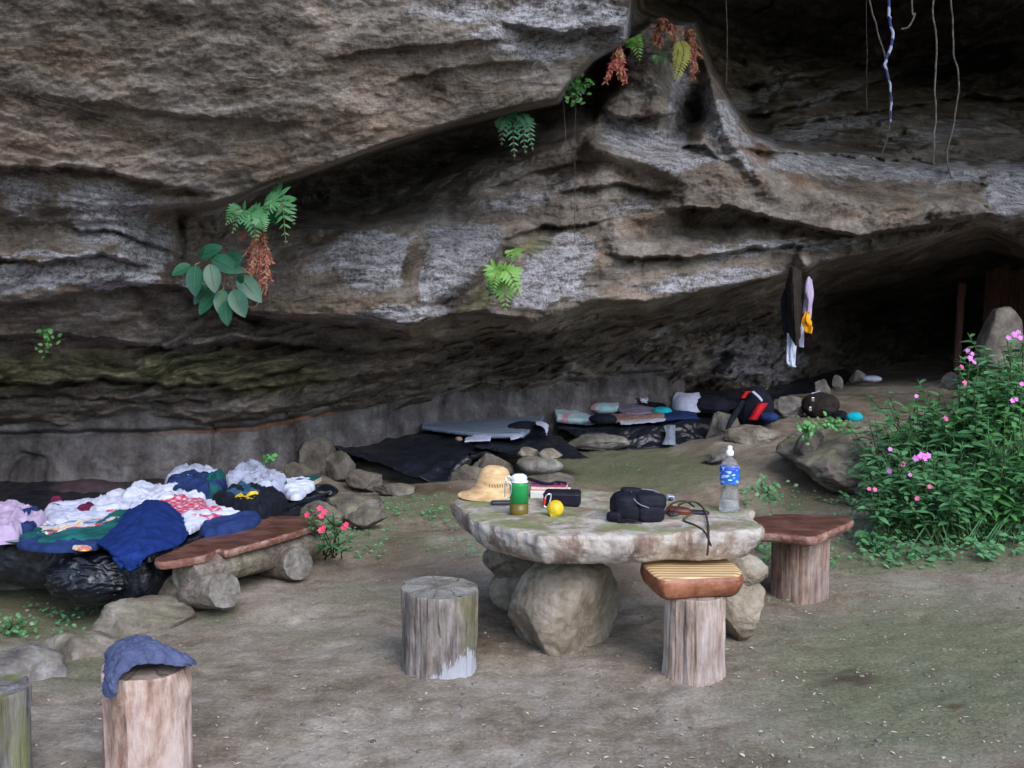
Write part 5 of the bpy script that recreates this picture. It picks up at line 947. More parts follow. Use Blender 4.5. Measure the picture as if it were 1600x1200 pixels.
# lemon
V, Fc = ico(5); V = V.copy(); V *= (1 + .05 * fbm(V * 2.2, 4) + .012 * fbm(V * 9, 2))[:, None]; n_ = np.array([-.45, -.55, -.72]); n_ /= np.linalg.norm(n_); k_ = V @ n_; V += np.outer(.22 * np.exp((k_ - 1) / .035), n_)
lc = T(868, 809) + [0, .015, .041]
tag(obj('lemon', (V * [.040, .038, .041] + lc, Fc), pmat('lemon_peel', (.55, .36, .01), (.78, .60, .04), 16, .42, .4, .5, .003, 90)), 'bumpy yellow lemon sitting on the table in front of the black pouch', 'lemon')
# camera bag
cb0 = T(997, 818) + [0, .085, 0]; cb = thing('camera_bag', 'padded black camera bag with grey piping and front pocket lying on the table', 'camera bag', cb0)
E = (0, 0, R(7))
def pillowbox(c, s_, eul, seed, p=3.2, amp=.02, sub=6, taper=0):
    V, Fc = ico(sub); V = np.sign(V) * np.abs(V) ** (2 / p); V /= (np.abs(V) ** p).sum(1)[:, None] ** (1 / p); V = V * (1 + amp * fbm(V * 2 + seed, 3) + amp * .5 * ridge(V * 4 + seed, 2))[:, None]
    if taper: V[:, 2] *= 1 + taper * V[:, 0]
    M = np.array(Euler(eul).to_matrix()); return (V * np.array(s_) / 2) @ M.T + np.array(c), Fc
obj('body', pillowbox(cb0 + [.0, .0, .068], (.235, .17, .138), (R(4), 0, R(6)), 4, 3.2, .03), M_NYL, cb)
obj('flap', pillowbox(cb0 + [.055, -.015, .088], (.155, .17, .085), (R(-12), R(3), R(6)), 8, 3.5, .02), M_NYL, cb)
obj('pocket', pillowbox(cb0 + [.06, -.07, .045], (.125, .07, .088), (0, 0, R(10)), 12, 3.2, .03), M_NYL, cb)
obj('side_pocket', pillowbox(cb0 + [-.03, -.072, .046], (.08, .05, .080), (0, 0, R(-14)), 15, 3, .03), M_NYL, cb)
obj('side_pocket', pillowbox(cb0 + [-.105, -.055, .026], (.075, .05, .05), (0, 0, R(-20)), 18, 3, .03), M_NYL, cb)
obj('handle', pillowbox(cb0 + [-.02, .01, .138], (.1, .06, .03), (0, R(4), R(6)), 22, 3, .03), M_NYL, cb)
obj('webbing', patch([[cb0 + [-.10, -.10, .006], cb0 + [-.05, -.115, .010], cb0 + [.0, -.118, .006]], [cb0 + [-.10, -.10, .026], cb0 + [-.05, -.115, .028], cb0 + [.0, -.118, .02]]], 20, 6, .002, 9, .004), M_NYL, cb)
obj('buckle', rbox(cb0 + [-.005, -.118, .007], (.038, .012, .012), .003, (0, 0, .2)), flat('buckle_black', (.02, .02, .03), .3), cb)
M_PIPE = flat('grey_piping', (.22, .20, .28), .5)
obj('piping', tube([cb0 + np.array(q) for q in [(-.025, -.02, .137), (-.02, -.075, .115), (.005, -.098, .092), (.045, -.112, .078)]], .0028, 6, 30), M_PIPE, cb)
obj('piping', tube([cb0 + np.array(q) for q in [(.0, .04, .137), (.05, .045, .136), (.10, .05, .128), (.128, .01, .108)]], .0026, 6, 30), M_PIPE, cb)
obj('emblem', tube([cb0 + np.array(q) for q in [(.030, -.050, .1315), (.040, -.040, .1335), (.050, -.046, .133), (.058, -.036, .1335), (.064, -.040, .1325)]], .0022, 6, 24), flat('grey_thread', (.4, .38, .4), .7), cb)
obj('emblem', tube([cb0 + np.array(q) for q in [(.060, -.034, .1335), (.068, -.030, .133), (.072, -.040, .132)]], .0024, 6, 12), flat('orange_thread', (.6, .12, .04), .7), cb)
# brown leather case with straps
M_LEA = pmat('brown_leather', (.06, .014, .008), (.13, .035, .022), 12, .45, .4, .3, .003); M_STRAP = pmat('strap_leather', (.03, .018, .014), (.07, .045, .038), 12, .5, .4, .3, .002)
lc0 = T(1062, 805); le = thing('leather_case', 'brown leather case beside the camera bag, a strap hanging over the table edge', 'leather case', lc0)
obj('body', pillowbox(lc0 + [-.005, .0, .020], (.12, .07, .042), (0, R(4), R(-8)), 3, 3, .04, 5), M_LEA, le)
obj('flap', pillowbox(lc0 + [.085, -.012, .015], (.11, .05, .026), (0, 0, R(-12)), 5, 2.6, .03, 5), flat('dark_leather', (.02, .02, .026), .35), le)
obj('buckle', rbox(lc0 + [-.04, -.05, .012], (.045, .03, .02), .006, (0, 0, .3)), flat('buckle_b', (.03, .05, .06), .4), le)
obj('strap', tube([T(1052, 812, .02), T(1062, 806, .055), T(1085, 800, .05), T(1100, 806, .03), T(1106, 822, .012), T(1107, 835, .004), P(1107, 848, 4.28), P(1105, 868, 4.27)], .005, 8, 60), M_STRAP, le)
obj('strap', tube([T(1082, 812, .03), T(1068, 815, .008), T(1085, 822, .006), T(1100, 832, .006), P(1108, 845, 4.27), P(1111, 853, 4.27)], .0045, 8, 50), M_STRAP, le)
obj('strap', tube([T(1040, 808, .03), T(1052, 800, .045), T(1070, 797, .045), T(1085, 803, .035)], .005, 8, 30), M_STRAP, le)
sv = thing('gadget', 'small silver gadget lying behind the camera bag near the far table edge', 'gadget', T(1047, 783))
obj('body', rbox(T(1047, 783) + [0, 0, .02], (.042, .03, .028), .008, (.3, .2, .4)), flat('silver_gadget', (.55, .60, .66), .3, .5, .6), sv); obj('lens', rot(lathe(T(1047, 783) + [0, -.016, .012], [(.012, 0), (.013, .003), (.009, .01)], 20), T(1047, 783) + [0, -.016, .012], (R(80), 0, 0)), flat('dark_lens', (.02, .02, .03), .2), sv)
# water bottle
def glassy(name, col, rough, ior, tw=1.0):
    m = bpy.data.materials.new(name); m.use_nodes = True; b = m.node_tree.nodes['Principled BSDF']; b.inputs['Base Color'].default_value = (*col, 1); b.inputs['Roughness'].default_value = rough; b.inputs['IOR'].default_value = ior; b.inputs['Transmission Weight'].default_value = tw; return m
wb0 = T(1139, 800); wb = thing('water_bottle', 'tall clear plastic water bottle with blue label and white sports cap', 'water bottle', wb0)
pr = crs([(a, 0, b) for a, b in [(.036, 0), (.044, .006), (.047, .03), (.046, .065), (.041, .10), (.0395, .118), (.042, .135), (.0465, .15), (.0475, .18), (.0470, .215), (.043, .235), (.034, .252), (.020, .268), (.015, .276), (.015, .283)]], 50)
obj('body', lathe(wb0, [(a, b) for a, _, b in pr], 56), glassy('clear_plastic', (.96, .98, 1.0), .05, 1.15, .92), wb)
pw = [(a * .96, b + .002) for a, _, b in pr if b < .064]; obj('water', lathe(wb0, pw + [(.02, .066)], 48), glassy('water_in_bottle', (.92, .96, 1.0), .04, 1.25, .88), wb)
def label_mat():
    m, nt, b, oc = newmat('blue_label', .35, .4); n = noise(nt, mapping(nt, oc, (1, 1, 1.8)), 42, 2, .5)
    sx = nt.nodes.new('ShaderNodeSeparateXYZ'); nt.links.new(oc, sx.inputs[0]); g = ramp(nt, mth(nt, 'MULTIPLY', sx.outputs[2], 4), [(.60, (.015, .17, .62)), (.86, (.01, .07, .45))])
    nt.links.new(mixc(nt, ramp(nt, n, [(.56, (0, 0, 0)), (.6, (.8, .8, .8))]), g, (.45, .6, .9)), b.inputs['Base Color']); return m
obj('label', lathe(wb0, [(.0425, .1385), (.0470, .1505), (.0482, .18), (.0477, .2150), (.0460, .224)], 56), label_mat(), wb)
for k, (a0, z, wd) in enumerate([(-100, .205, .012), (-112, .185, .014), (-98, .165, .018), (-75, .19, .01)]):
    g = R(a0); obj('label_mark', rbox(wb0 + [.0478 * math.cos(g), .0478 * math.sin(g), z], (wd, .002, .006), .0009, (0, 0, g + math.pi / 2)), flat('white_ink', (.7, .75, .85), .5), wb)
obj('cap', lathe(wb0, [(.016, .278), (.019, .280), (.019, .300), (.014, .305), (.012, .309), (.012, .322), (.009, .327), (.003, .328)], 32), flat('white_sports_cap', (.82, .83, .82), .3), wb)

# ---------------------------------------------------------------- foliage
class LB_:
    def __init__(s): s.V = []; s.F = []; s.lv = []; s.mi = []
    def add(s, VF, lv=0, mi=0):
        n = sum(len(v) for v in s.V); V = np.asarray(VF[0], float); s.V.append(V); s.F += [tuple(i + n for i in f) for f in VF[1]]; s.lv.append(np.full(len(V), lv)); s.mi += [mi] * len(VF[1])
    def leaf(s, base, tip, wd, up=(0, 0, 1), lv=0, fold=.25, bend=.0, n=6, shape=1.0, mi=0, lobes=0):
        b, t = np.array(base, float), np.array(tip, float); ax = t - b; L_ = np.linalg.norm(ax); ax = ax / (L_ + 1e-9); sd_ = np.cross(ax, up); sd_ /= np.linalg.norm(sd_) + 1e-9; nn = np.cross(sd_, ax); V = []
        for i in range(n + 1):
            u = i / n; w0 = wd * .5 * (math.sin(math.pi * min(1, u ** shape)) ** .75 if 0 < u < 1 else 0.02)
            c = b + ax * L_ * u - nn * bend * L_ * u * u
            V += [c - sd_ * w0 + nn * w0 * fold, c, c + sd_ * w0 + nn * w0 * fold]
        s.add((np.array(V), grid_faces(n + 1, 3)), lv, mi)
    def out(s, name, mats, parent=None, base=None):
        o = obj(name, (np.concatenate(s.V), s.F), mats, parent, base); o.data.polygons.foreach_set('material_index', s.mi)
        a = o.data.attributes.new('lv', 'FLOAT', 'POINT'); a.data.foreach_set('value', np.concatenate(s.lv).astype(np.float32)); return o
M_FERN = leafmat('fern_green', (.035, .15, .055), (.075, .24, .085)); M_FERNY = leafmat('fern_yellow_green', (.09, .25, .035), (.17, .34, .06)); M_LEAFB = leafmat('big_leaf', (.008, .06, .033), (.018, .105, .05), 14, .4)
M_DRY = pmat('dry_fronds', (.16, .055, .035), (.36, .14, .10), 20, .9, .1, .2, .004, c3=(.34, .27, .14)); M_STEM = pmat('stem_tan', (.10, .07, .03), (.22, .16, .07), 20, .7, .2, .1, .002); M_LIMP = leafmat('bush_leaf', (.028, .095, .036), (.075, .20, .08)); M_GSTEM = pmat('green_stem', (.03, .07, .02), (.07, .12, .04), 20, .7, .2, .1, .002); M_LIGHTL = leafmat('light_leaf', (.035, .15, .035), (.075, .22, .06))
def frond(lb, root, mid, tip, wd, n=13, up=(0, -1, 0), droop=.15, lvr=.5, mi=0, smi=1):
    C = crs([root, mid, tip], n * 3 + 4); T_ = np.gradient(C, axis=0); T_ /= np.linalg.norm(T_, axis=1)[:, None]
    lb.add(tube(C, .0022, 5, 20), 0, smi); up = np.array(up, float)
    for i in range(n):
        k = int((i + 1.5) / (n + 1) * (len(C) - 1)); u = k / (len(C) - 1); w0 = wd * (math.sin(math.pi * (.12 + .88 * u) ** .62) ** .8 + .02) * rng.uniform(.88, 1.08)
        sd_ = np.cross(T_[k], up); sd_ /= np.linalg.norm(sd_) + 1e-9; lv = rng.random() * lvr * .3
        for sgn in (-1, 1):
            dr = sgn * sd_ + T_[k] * .55 + np.array([0, 0, -droop]); dr /= np.linalg.norm(dr)
            lb.leaf(C[k], C[k] + dr * w0, max(.006, w0 * .30), up, lv, .25, .12, 5, .75, mi)
    return lb
def fern(label, root, fronds, mat, d, nat=13, wd=.06, name='fern', group='ferns growing on the rock face'):
    r = P(*root); t = thing(name, label, 'fern', r, group)
    for (mx, my, tx, ty, w_) in fronds:
        lb = LB_(); dd = rng.uniform(-.08, .04); frond(lb, r, P(mx, my, d - .06 + dd), P(tx, ty, d - .08 + dd), w_, nat, (rng.uniform(-.3, .3), -1, .35)); lb.out('frond', [mat, M_STEM], t)
    return t
fern('bright green fern with fanned fronds directly above the reddish brown dead fronds', (398, 348, 6.3), [(372, 326, 352, 352, .085), (392, 335, 402, 378, .10), (405, 340, 415, 362, .08), (380, 330, 362, 366, .07), (400, 332, 393, 372, .08)], M_FERN, 6.2)
fern('green fern with long drooping frond right above the broad leaved plant', (414, 342, 6.3), [(438, 308, 447, 384, .12), (428, 312, 410, 345, .08), (445, 318, 460, 352, .08), (425, 315, 436, 330, .08)], M_FERN, 6.2)
fern('blue green fern hanging under the lip of the big overhang', (796, 188, 6.9), [(790, 182, 783, 228, .09), (800, 188, 804, 248, .09), (812, 186, 822, 242, .09), (822, 188, 833, 236, .08), (785, 186, 780, 205, .07), (815, 182, 828, 205, .07)], leafmat('blue_green_fern', (.06, .22, .13), (.13, .36, .19)), 6.7)
fern('yellow green fern growing from the crack beside the pale rock panel', (782, 440, 7.0), [(772, 420, 768, 448, .10), (795, 425, 815, 468, .11), (788, 440, 790, 486, .12), (775, 428, 770, 460, .08), (792, 424, 812, 440, .08)], M_FERNY, 6.9)
fern('tiny light green fern high in the crack above the yellow green fern', (802, 392, 7.3), [(798, 394, 799, 412, .06), (806, 392, 810, 408, .06), (803, 390, 805, 402, .05)], M_FERNY, 7.2, 8)
fern('small green fern fronds beside the red dead leaves at the top', (985, 72, 7.6), [(992, 58, 1002, 72, .07), (994, 70, 1000, 96, .07), (980, 62, 990, 66, .05)], M_FERNY, 7.5, 9)
fern('small dark green fern tuft on the rock spur', (1030, 88, 7.9), [(1026, 90, 1024, 100, .05), (1036, 88, 1038, 102, .05)], M_FERN, 7.8, 7)
fern('yellow fern frond hanging down the rock spur', (1062, 62, 7.8), [(1066, 92, 1054, 130, .085), (1068, 80, 1064, 120, .07), (1058, 90, 1052, 126, .05)], leafmat('yellow_frond', (.26, .27, .05), (.38, .38, .09)), 7.75, 16)
# dead fronds
def dead(label, root, tips, d, wd, seed, mat=M_DRY, name='dead_fern'):
    r = P(*root); t = thing(name, label, 'dead fern', r); rs = random.Random(seed)
    for tx, ty in tips:
        lb = LB_(); mx, my = (root[0] + tx) / 2 + rs.uniform(-5, 5), (root[1] + ty) / 2 + rs.uniform(-6, 4)
        C = crs([r, P(mx, my, d - .08), P(tx, ty, d - .04)], 26); lb.add(tube(C, .004, 5, 20), 0, 0)
        for k in range(3, 25):
            for sg in (-1, 1):
                e = C[k] + np.array([sg * rs.uniform(.2, 1) * wd, rs.uniform(-.8, .4) * wd, -rs.uniform(.3, 1.2) * wd]); lb.leaf(C[k], e, wd * rs.uniform(.3, .6), (rs.uniform(-1, 1), -1, rs.uniform(-1, 1)), 0, .8, .4, 4, 1)
        lb.out('frond', [mat], t)
dead('bunch of reddish brown dead fronds hanging below the green ferns', (410, 350, 6.4), [(392, 400), (398, 428), (406, 445), (415, 466), (423, 440), (384, 425), (372, 374), (404, 458), (425, 410), (390, 445), (380, 400)], 6.35, .024, 3)
dead('red and tan dead leaves hanging under the nose of the big overhang', (965, 66, 7.4), [(958, 92), (970, 108), (974, 128), (978, 130), (946, 128), (968, 120)], 7.3, .03, 5, pmat('red_dead_leaf', (.30, .06, .05), (.48, .16, .13), 12, .8, .2, .2, c3=(.5, .42, .22)))
dead('long brown dead fern fronds curling down from the spur top, left clump', (1030, 35, 8.0), [(1040, 30), (1048, 45), (1058, 60), (1026, 70), (1066, 50), (1020, 60)], 7.8, .035, 7)
dead('long brown dead fern frond curling over the right side of the spur', (1072, 45, 8.1), [(1085, 52), (1092, 75), (1098, 92), (1082, 100), (1084, 125), (1090, 112)], 7.9, .03, 9)
# broad leaved plant
bl = thing('broad_leaved_plant', 'plant with large glossy oval dark green leaves growing from the rock on the left', 'plant', P(352, 420, 6.15))
lvs = [((312, 400), (345, 384), (338, 402), .09, .3), ((356, 406), (378, 402), (318, 396), .10, 0), ((298, 414), (268, 428), (285, 416), .075, .1), ((305, 414), (303, 462), (306, 440), .10, .45), ((328, 412), (336, 456), (330, 430), .095, .1), ((330, 442), (302, 474), (318, 456), .085, 0), ((335, 458), (310, 490), (322, 470), .085, .1), ((348, 452), (344, 492), (350, 470), .09, .8), ((352, 470), (354, 508), (356, 490), .085, .3), ((364, 452), (382, 494), (368, 470), .105, .05), ((372, 430), (408, 470), (388, 446), .11, .1), ((330, 402), (378, 424), (355, 410), .10, .0), ((372, 440), (380, 432), (360, 436), .05, .0), ((312, 402), (318, 386), (314, 396), .03, .9)]
for k, (a, b_, m_, w_, lv) in enumerate(lvs):
    lb = LB_(); d = 6.0 - (k % 5) * .03; lb.leaf(P(*a, d), P(*b_, d - .05), w_ * 1.05, (rng.uniform(-.35, .35), -1, .25 + rng.uniform(-.3, .3)), lv * .15, .18, .12, 10, .85); o = lb.out('leaf', [M_LEAFB], bl)
    obj('midrib', tube([P(*a, d - .002), P((a[0] + b_[0]) / 2, (a[1] + b_[1]) / 2, d - .031), P(*b_, d - .054)], [.0022, .0015, .0005], 5, 8), M_LIGHTL, o)
for a, m_, b_ in [((410, 462), (380, 420), (312, 402)), ((412, 450), (398, 480), (372, 470)), ((352, 428), (350, 445), (348, 455)), ((330, 405), (318, 408), (304, 414)), ((352, 428), (362, 445), (366, 455)), ((360, 424), (352, 428), (330, 442)), ((338, 404), (330, 425), (334, 458)), ((392, 426), (372, 426), (352, 430))]:
    obj('stem', tube([P(*a, 6.15), P(*m_, 6.05), P(*b_, 6.0)], .0045, 6, 14), M_STEM, bl)
# small leafy tufts on the rock
def tuft(label, px, py, d, w_, h_, n, mat, seed, name='leafy_plant', group=None):
    rs = random.Random(seed); lb = LB_(); r = P(px, py, d)
    for k in range(n):
        a = P(px + rs.gauss(0, .3) * w_, py + rs.gauss(0, .3) * h_, d - rs.uniform(.02, .12)); dr = np.array([rs.gauss(0, 1), -abs(rs.gauss(0, .8)), rs.gauss(0, 1)]); dr /= np.linalg.norm(dr); L_ = rs.uniform(.02, .045) * d / 7
        lb.leaf(a, a + dr * L_, L_ * .7, (rs.gauss(0, .4), -1, .6), rs.random(), .2, .2, 4, .8)
        lb.add(tube([r, a], .0016, 3, 2), 0, 1)
    return tag(lb.out(name, [mat, M_STEM]), label, 'plant', group)
tuft('light green leafy tuft hanging at the lip of the big rock', 900, 138, 6.6, 34, 34, 90, M_LIGHTL, 2)
tuft('small bright green seedling on the dark rock near the left photo edge', 74, 531, 6.6, 22, 34, 36, M_LIGHTL, 4)
tuft('dark leafy tuft behind the yellow green fern', 765, 455, 7.1, 16, 24, 16, M_LIMP, 5)
tuft('tiny green weed on the bank above the white shirts', 424, 716, 7.9, 18, 12, 20, M_LIGHTL, 6)
tuft('green weed creeping over the left face of the ledge', 1262, 672, 7.45, 26, 30, 46, M_LIGHTL, 7)
tuft('row of green weeds along the top of the ledge', 1300, 662, 7.7, 50, 14, 60, M_LIGHTL, 8)
tuft('faint green plant right of the disc stone', 1200, 770, 6.9, 50, 44, 60, M_LIMP, 9)
tuft('dark green plant in the hollow at the left photo edge', 20, 985, 5.5, 60, 46, 80, M_LIMP, 10)
# vines and rope
M_VINE = pmat('vine', (.035, .03, .027), (.11, .095, .085), 30, .85, .1, .3, .004)
def vine(label, pts, r=.008, wob=3.0, seed=1, **k):
    r = r * .52
    C = crs([P(*p) for p in pts], 90); C[:, 0] += .008 * wob * fbm(C * 3 + seed * 7, 3); C[:, 1] += .01 * wob * fbm(C * 3 + seed * 9 + 3, 3)
    return tag(obj('hanging_vine', tube(C, r, 6, 180), M_VINE), label, 'vine', 'vines hanging from the cave roof')
vine('vine slanting to join the blue and white rope', [(1340, -220, 6.6), (1356, -20, 6.6), (1368, 40, 6.6), (1384, 92, 6.6), (1390, 140, 6.6), (1391, 190, 6.6)], .011)
vine('short vine with hooked end right of the rope', [(1410, -240, 6.8), (1424, 0, 6.8), (1430, 22, 6.8), (1420, 42, 6.8), (1409, 46, 6.8)], .012, 2)
vine('long thick vine left of the rightmost pair', [(1455, -260, 6.8), (1459, 0, 6.8), (1462, 60, 6.8), (1462, 130, 6.8), (1460, 200, 6.8), (1456, 258, 6.8)], .013, 3, 2)
vine('rightmost long curving vine ending near the pale ridge', [(1480, -260, 6.8), (1486, 0, 6.8), (1490, 80, 6.8), (1496, 120, 6.8), (1492, 190, 6.8), (1483, 240, 6.8), (1488, 278, 6.8)], .012, 3, 3)
vine('very thin vine left of the void above the spur', [(1130, -260, 6.5), (1134, -20, 6.6), (1136, 60, 6.6), (1135, 130, 6.6)], .003, 1, 4)
vine('thin vine continuing below the blue and white rope', [(1391, 180, 6.6), (1392, 200, 6.6), (1388, 222, 6.6), (1380, 240, 6.6)], .006, 3, 5)
vine('thin root hanging below the light green tuft', [(880, 150, 6.5), (882, 190, 6.6), (884, 246, 6.6)], .004, 1, 6)
vine('thin long root right of the light green tuft', [(900, 150, 6.5), (898, 240, 6.6), (898, 380, 6.6)], .003, 1, 7)
vine('faint thin vine hanging between the spur and the rope', [(1354, -200, 7.2), (1354, 0, 7.2), (1354, 170, 7.2)], .0025, 1, 8)
def rope_mat():
    m, nt, b, oc = newmat('blue_white_rope', .7, .2); wv = nt.nodes.new('ShaderNodeTexWave'); wv.bands_direction = 'DIAGONAL'; wv.inputs['Scale'].default_value = 5; nt.links.new(oc, wv.inputs[0])
    nt.links.new(ramp(nt, wv.outputs[1], [(.42, (.02, .025, .09)), (.5, (.22, .24, .32))]), b.inputs['Base Color']); return m
C = crs([P(*p) for p in [(1380, -230, 6.5), (1388, 0, 6.5), (1390, 30, 6.5), (1395, 60, 6.5), (1386, 90, 6.5), (1383, 104, 6.5), (1390, 130, 6.5), (1393, 160, 6.5), (1391, 190, 6.5)]], 120)
C[:, 0] += .003 * np.sin(np.linspace(0, 60, 120))
tag(obj('rope', tube(C, np.concatenate([np.full(60, .010), np.linspace(.010, .005, 60)]), 8, 160), rope_mat()), 'blue and white twisted rope hanging from the cave roof', 'rope')

# impatiens
def petals(c, r, nrm, seed, mat_col=None):
    lb = LB_(); rs = random.Random(seed); nrm = np.array(nrm, float); nrm /= np.linalg.norm(nrm); u = np.cross(nrm, [.3, .2, 1]); u /= np.linalg.norm(u); v = np.cross(nrm, u)
    for k in range(5):
        g = 2 * math.pi * k / 5 + rs.random() * .3; dr = u * math.cos(g) + v * math.sin(g); lb.leaf(c, np.array(c) + dr * r + nrm * r * .15, r * .95, nrm, rs.random() * .4, .1, .05, 5, .7)
    return lb
def impat(name, label, base, tips, mat, flowers, fmat, seed, nl=9, ls=.075, group=None, spread=.0, cat='flowering plant'):
    rs = random.Random(seed); t = thing(name, label, cat, base, group); lb = LB_(); base = np.array(base, float)
    for tp_ in tips:
        tp_ = np.array(tp_, float); b0_ = base + np.array([rs.gauss(0, .03), rs.gauss(0, .03), -.02]); mid = (b0_ + tp_) / 2 + np.array([rs.gauss(0, .03), rs.gauss(0, .03), .02]); C = crs([b0_, mid, tp_], 20); lb.add(tube(C, [.005, .003], 5, 8), 0, 1)
        for k in range(nl):
            i = int(8 + 11 * (k / nl) ** .7); g = 2.4 * k + rs.random(); L_ = ls * rs.uniform(.7, 1.15) * (1.0 if i < 17 else .8); el = rs.uniform(-.25, .35) + (.3 if i > 16 else 0)
            dr = np.array([math.cos(g) * math.cos(el), math.sin(g) * math.cos(el), math.sin(el)]); lb.leaf(C[i], C[i] + dr * L_, L_ * .36, (rs.gauss(0, .25), rs.gauss(0, .3) - .35, 1), rs.random() * .6, .2, .25, 5, .9)
    lb.out('foliage', [mat, M_GSTEM], t)
    for k, (c, r) in enumerate(flowers): petals(c, r, (rs.gauss(0, .3), -1, .5 + rs.gauss(0, .2)), seed + k).out('flower', [fmat], t)
    return t
M_HOT = leafmat('hot_pink_petal', (.70, .02, .09), (.80, .05, .14)); M_PKF = leafmat('magenta_petal', (.52, .10, .48), (.70, .20, .58)); M_RDF = leafmat('rosy_petal', (.6, .06, .22), (.72, .12, .3))
ib = GP(520, 868)
impat('impatiens', 'small plant with hot pink flowers growing at the far end of the bench', ib, [P(x, y, 5.95 + rng.uniform(-.15, .15)) for x, y in [(482, 792), (498, 798), (520, 800), (540, 822), (508, 830), (555, 838), (485, 815), (530, 848), (495, 850), (515, 815), (550, 855), (470, 800)]], M_LIMP,
      [(P(x, y, 5.72), .019) for x, y in [(500, 794), (507, 800), (502, 806), (480, 805), (541, 820), (537, 825), (505, 826), (501, 829)]], M_HOT, 5, 11, .055)
# bush of impatiens on the right : prototypes then copies
protos = []
for k in range(5):
    rs = random.Random(50 + k); tips = [(rs.gauss(0, .14), rs.gauss(0, .12), .30 + rs.random() * .32) for _ in range(12)]; fl = []
    if k in (1, 3): fl = [(np.array(tips[j]) + [0, -.02, .03], .019) for j in range(1)]
    protos.append(impat('impatiens', 'leafy impatiens plant in the bush', (0, 0, 0), tips, M_LIMP if k != 4 else M_LIGHTL, fl, (M_PKF, M_RDF)[k == 3], 60 + k, 14, .105, 'impatiens plants forming the bush on the right'))
used = set(); n_i = 0
spots = [(1392, 6.5, .3), (1420, 6.5, .4), (1465, 6.4, .45), (1510, 6.4, .5), (1560, 6.4, .5), (1610, 6.4, .55), (1400, 6.85, .5), (1425, 6.8, .75), (1480, 6.7, .8), (1535, 6.7, .85), (1590, 6.7, .9), (1395, 7.3, .75), (1450, 7.3, .9), (1505, 7.2, 1.0), (1560, 7.2, 1.05), (1610, 7.2, 1.1), (1440, 7.9, .9), (1500, 7.9, 1.0), (1560, 7.9, 1.15), (1620, 7.8, 1.2), (1660, 6.6, .9), (1670, 7.4, 1.1), (1580, 8.5, 1.2), (1520, 8.5, 1.05), (1410, 7.7, .7)]
rowsn = {0: 'front row', 1: 'second row', 2: 'third row', 3: 'rear row'}
for i, (px, d, sc_) in enumerate(spots):
    k = i % 5; 
    if k in used: o = copy_tree(protos[k])
    else: o = protos[k]; used.add(k)
    b = P(px, 700, d); o.location = Vector((b[0], b[1], float(gz(b[0], b[1])) - .02)); s_ = (.55 + sc_ * .62); o.scale = (s_ * 1.05, s_ * 1.05, s_); o.rotation_euler[2] = rng.uniform(-.6, .6)
    row = 0 if d < 6.45 else 1 if d < 7 else 2 if d < 7.6 else 3; pos = sorted([q[0] for q in spots if (0 if q[1] < 6.45 else 1 if q[1] < 7 else 2 if q[1] < 7.6 else 3) == row]).index(px) + 1
    o['label'] = '%s impatiens plant, %s from the left in the %s of the bush' % (['dark green leafy', 'magenta flowered', 'narrow leafy', 'rosy flowered', 'light green leafy'][k], ['first', 'second', 'third', 'fourth', 'fifth', 'sixth', 'seventh', 'eighth', 'ninth'][pos - 1], rowsn[row])
def hero(label, base, tips, fl, mat=M_LIMP, fm=M_PKF, seed=1, nl=11, ls=.085):
    b = P(*base); b[2] = float(gz(b[0], b[1])) - .02; impat('impatiens', label, b, [P(*q) for q in tips], mat, [(P(x, y, d), r) for x, y, d, r in fl], fm, seed, nl, ls)
hero('tall impatiens with magenta flowers against the dark cave at the top left of the bush', (1525, 640, 7.3), [(1515, 565, 7.0), (1500, 575, 7.1), (1530, 560, 7.1), (1520, 590, 7.0), (1540, 600, 7.0)], [(1512, 548, 6.9, .018), (1516, 560, 6.85, .024), (1522, 566, 6.85, .02), (1519, 553, 6.86, .018)], seed=3)
hero('tallest impatiens with magenta flowers before the rounded boulder', (1590, 640, 7.2), [(1580, 535, 7.0), (1600, 545, 7.0), (1565, 545, 7.1), (1590, 570, 7.0), (1575, 590, 6.9)], [(1585, 523, 6.85, .026), (1576, 528, 6.85, .02), (1594, 528, 6.85, .02), (1591, 519, 6.87, .02)], seed=4)
hero('impatiens with a big cluster of magenta flowers in the middle of the bush', (1440, 780, 6.6), [(1440, 715, 6.35), (1415, 720, 6.4), (1460, 722, 6.4), (1425, 740, 6.3), (1400, 700, 6.4), (1380, 705, 6.45), (1450, 690, 6.5)], [(1431, 716, 6.2, .022), (1440, 712, 6.2, .026), (1450, 712, 6.2, .022), (1445, 717, 6.18, .02), (1391, 702, 6.3, .016), (1390, 736, 6.2, .018), (1422, 742, 6.2, .014)], seed=5)
hero('impatiens with lilac flower at the upper left edge of the bush', (1445, 690, 7.2), [(1432, 610, 7.1), (1450, 620, 7.0), (1420, 625, 7.1), (1460, 635, 7.0)], [(1432, 619, 6.95, .016)], seed=6)
hero('impatiens with rosy flowers low at the left end of the bush', (1375, 815, 6.5), [(1362, 765, 6.4), (1375, 770, 6.35), (1350, 785, 6.4), (1390, 780, 6.4), (1400, 790, 6.35), (1430, 780, 6.4)], [(1358, 764, 6.25, .015), (1367, 765, 6.25, .017), (1433, 779, 6.25, .017)], fm=M_RDF, seed=7)
hero('impatiens with lilac flowers at the right photo edge', (1590, 700, 6.6), [(1582, 625, 6.5), (1598, 600, 6.5), (1570, 640, 6.4), (1596, 650, 6.4)], [(1582, 626, 6.35, .018), (1588, 624, 6.35, .016), (1597, 600, 6.4, .018)], seed=8, mat=M_LIGHTL)

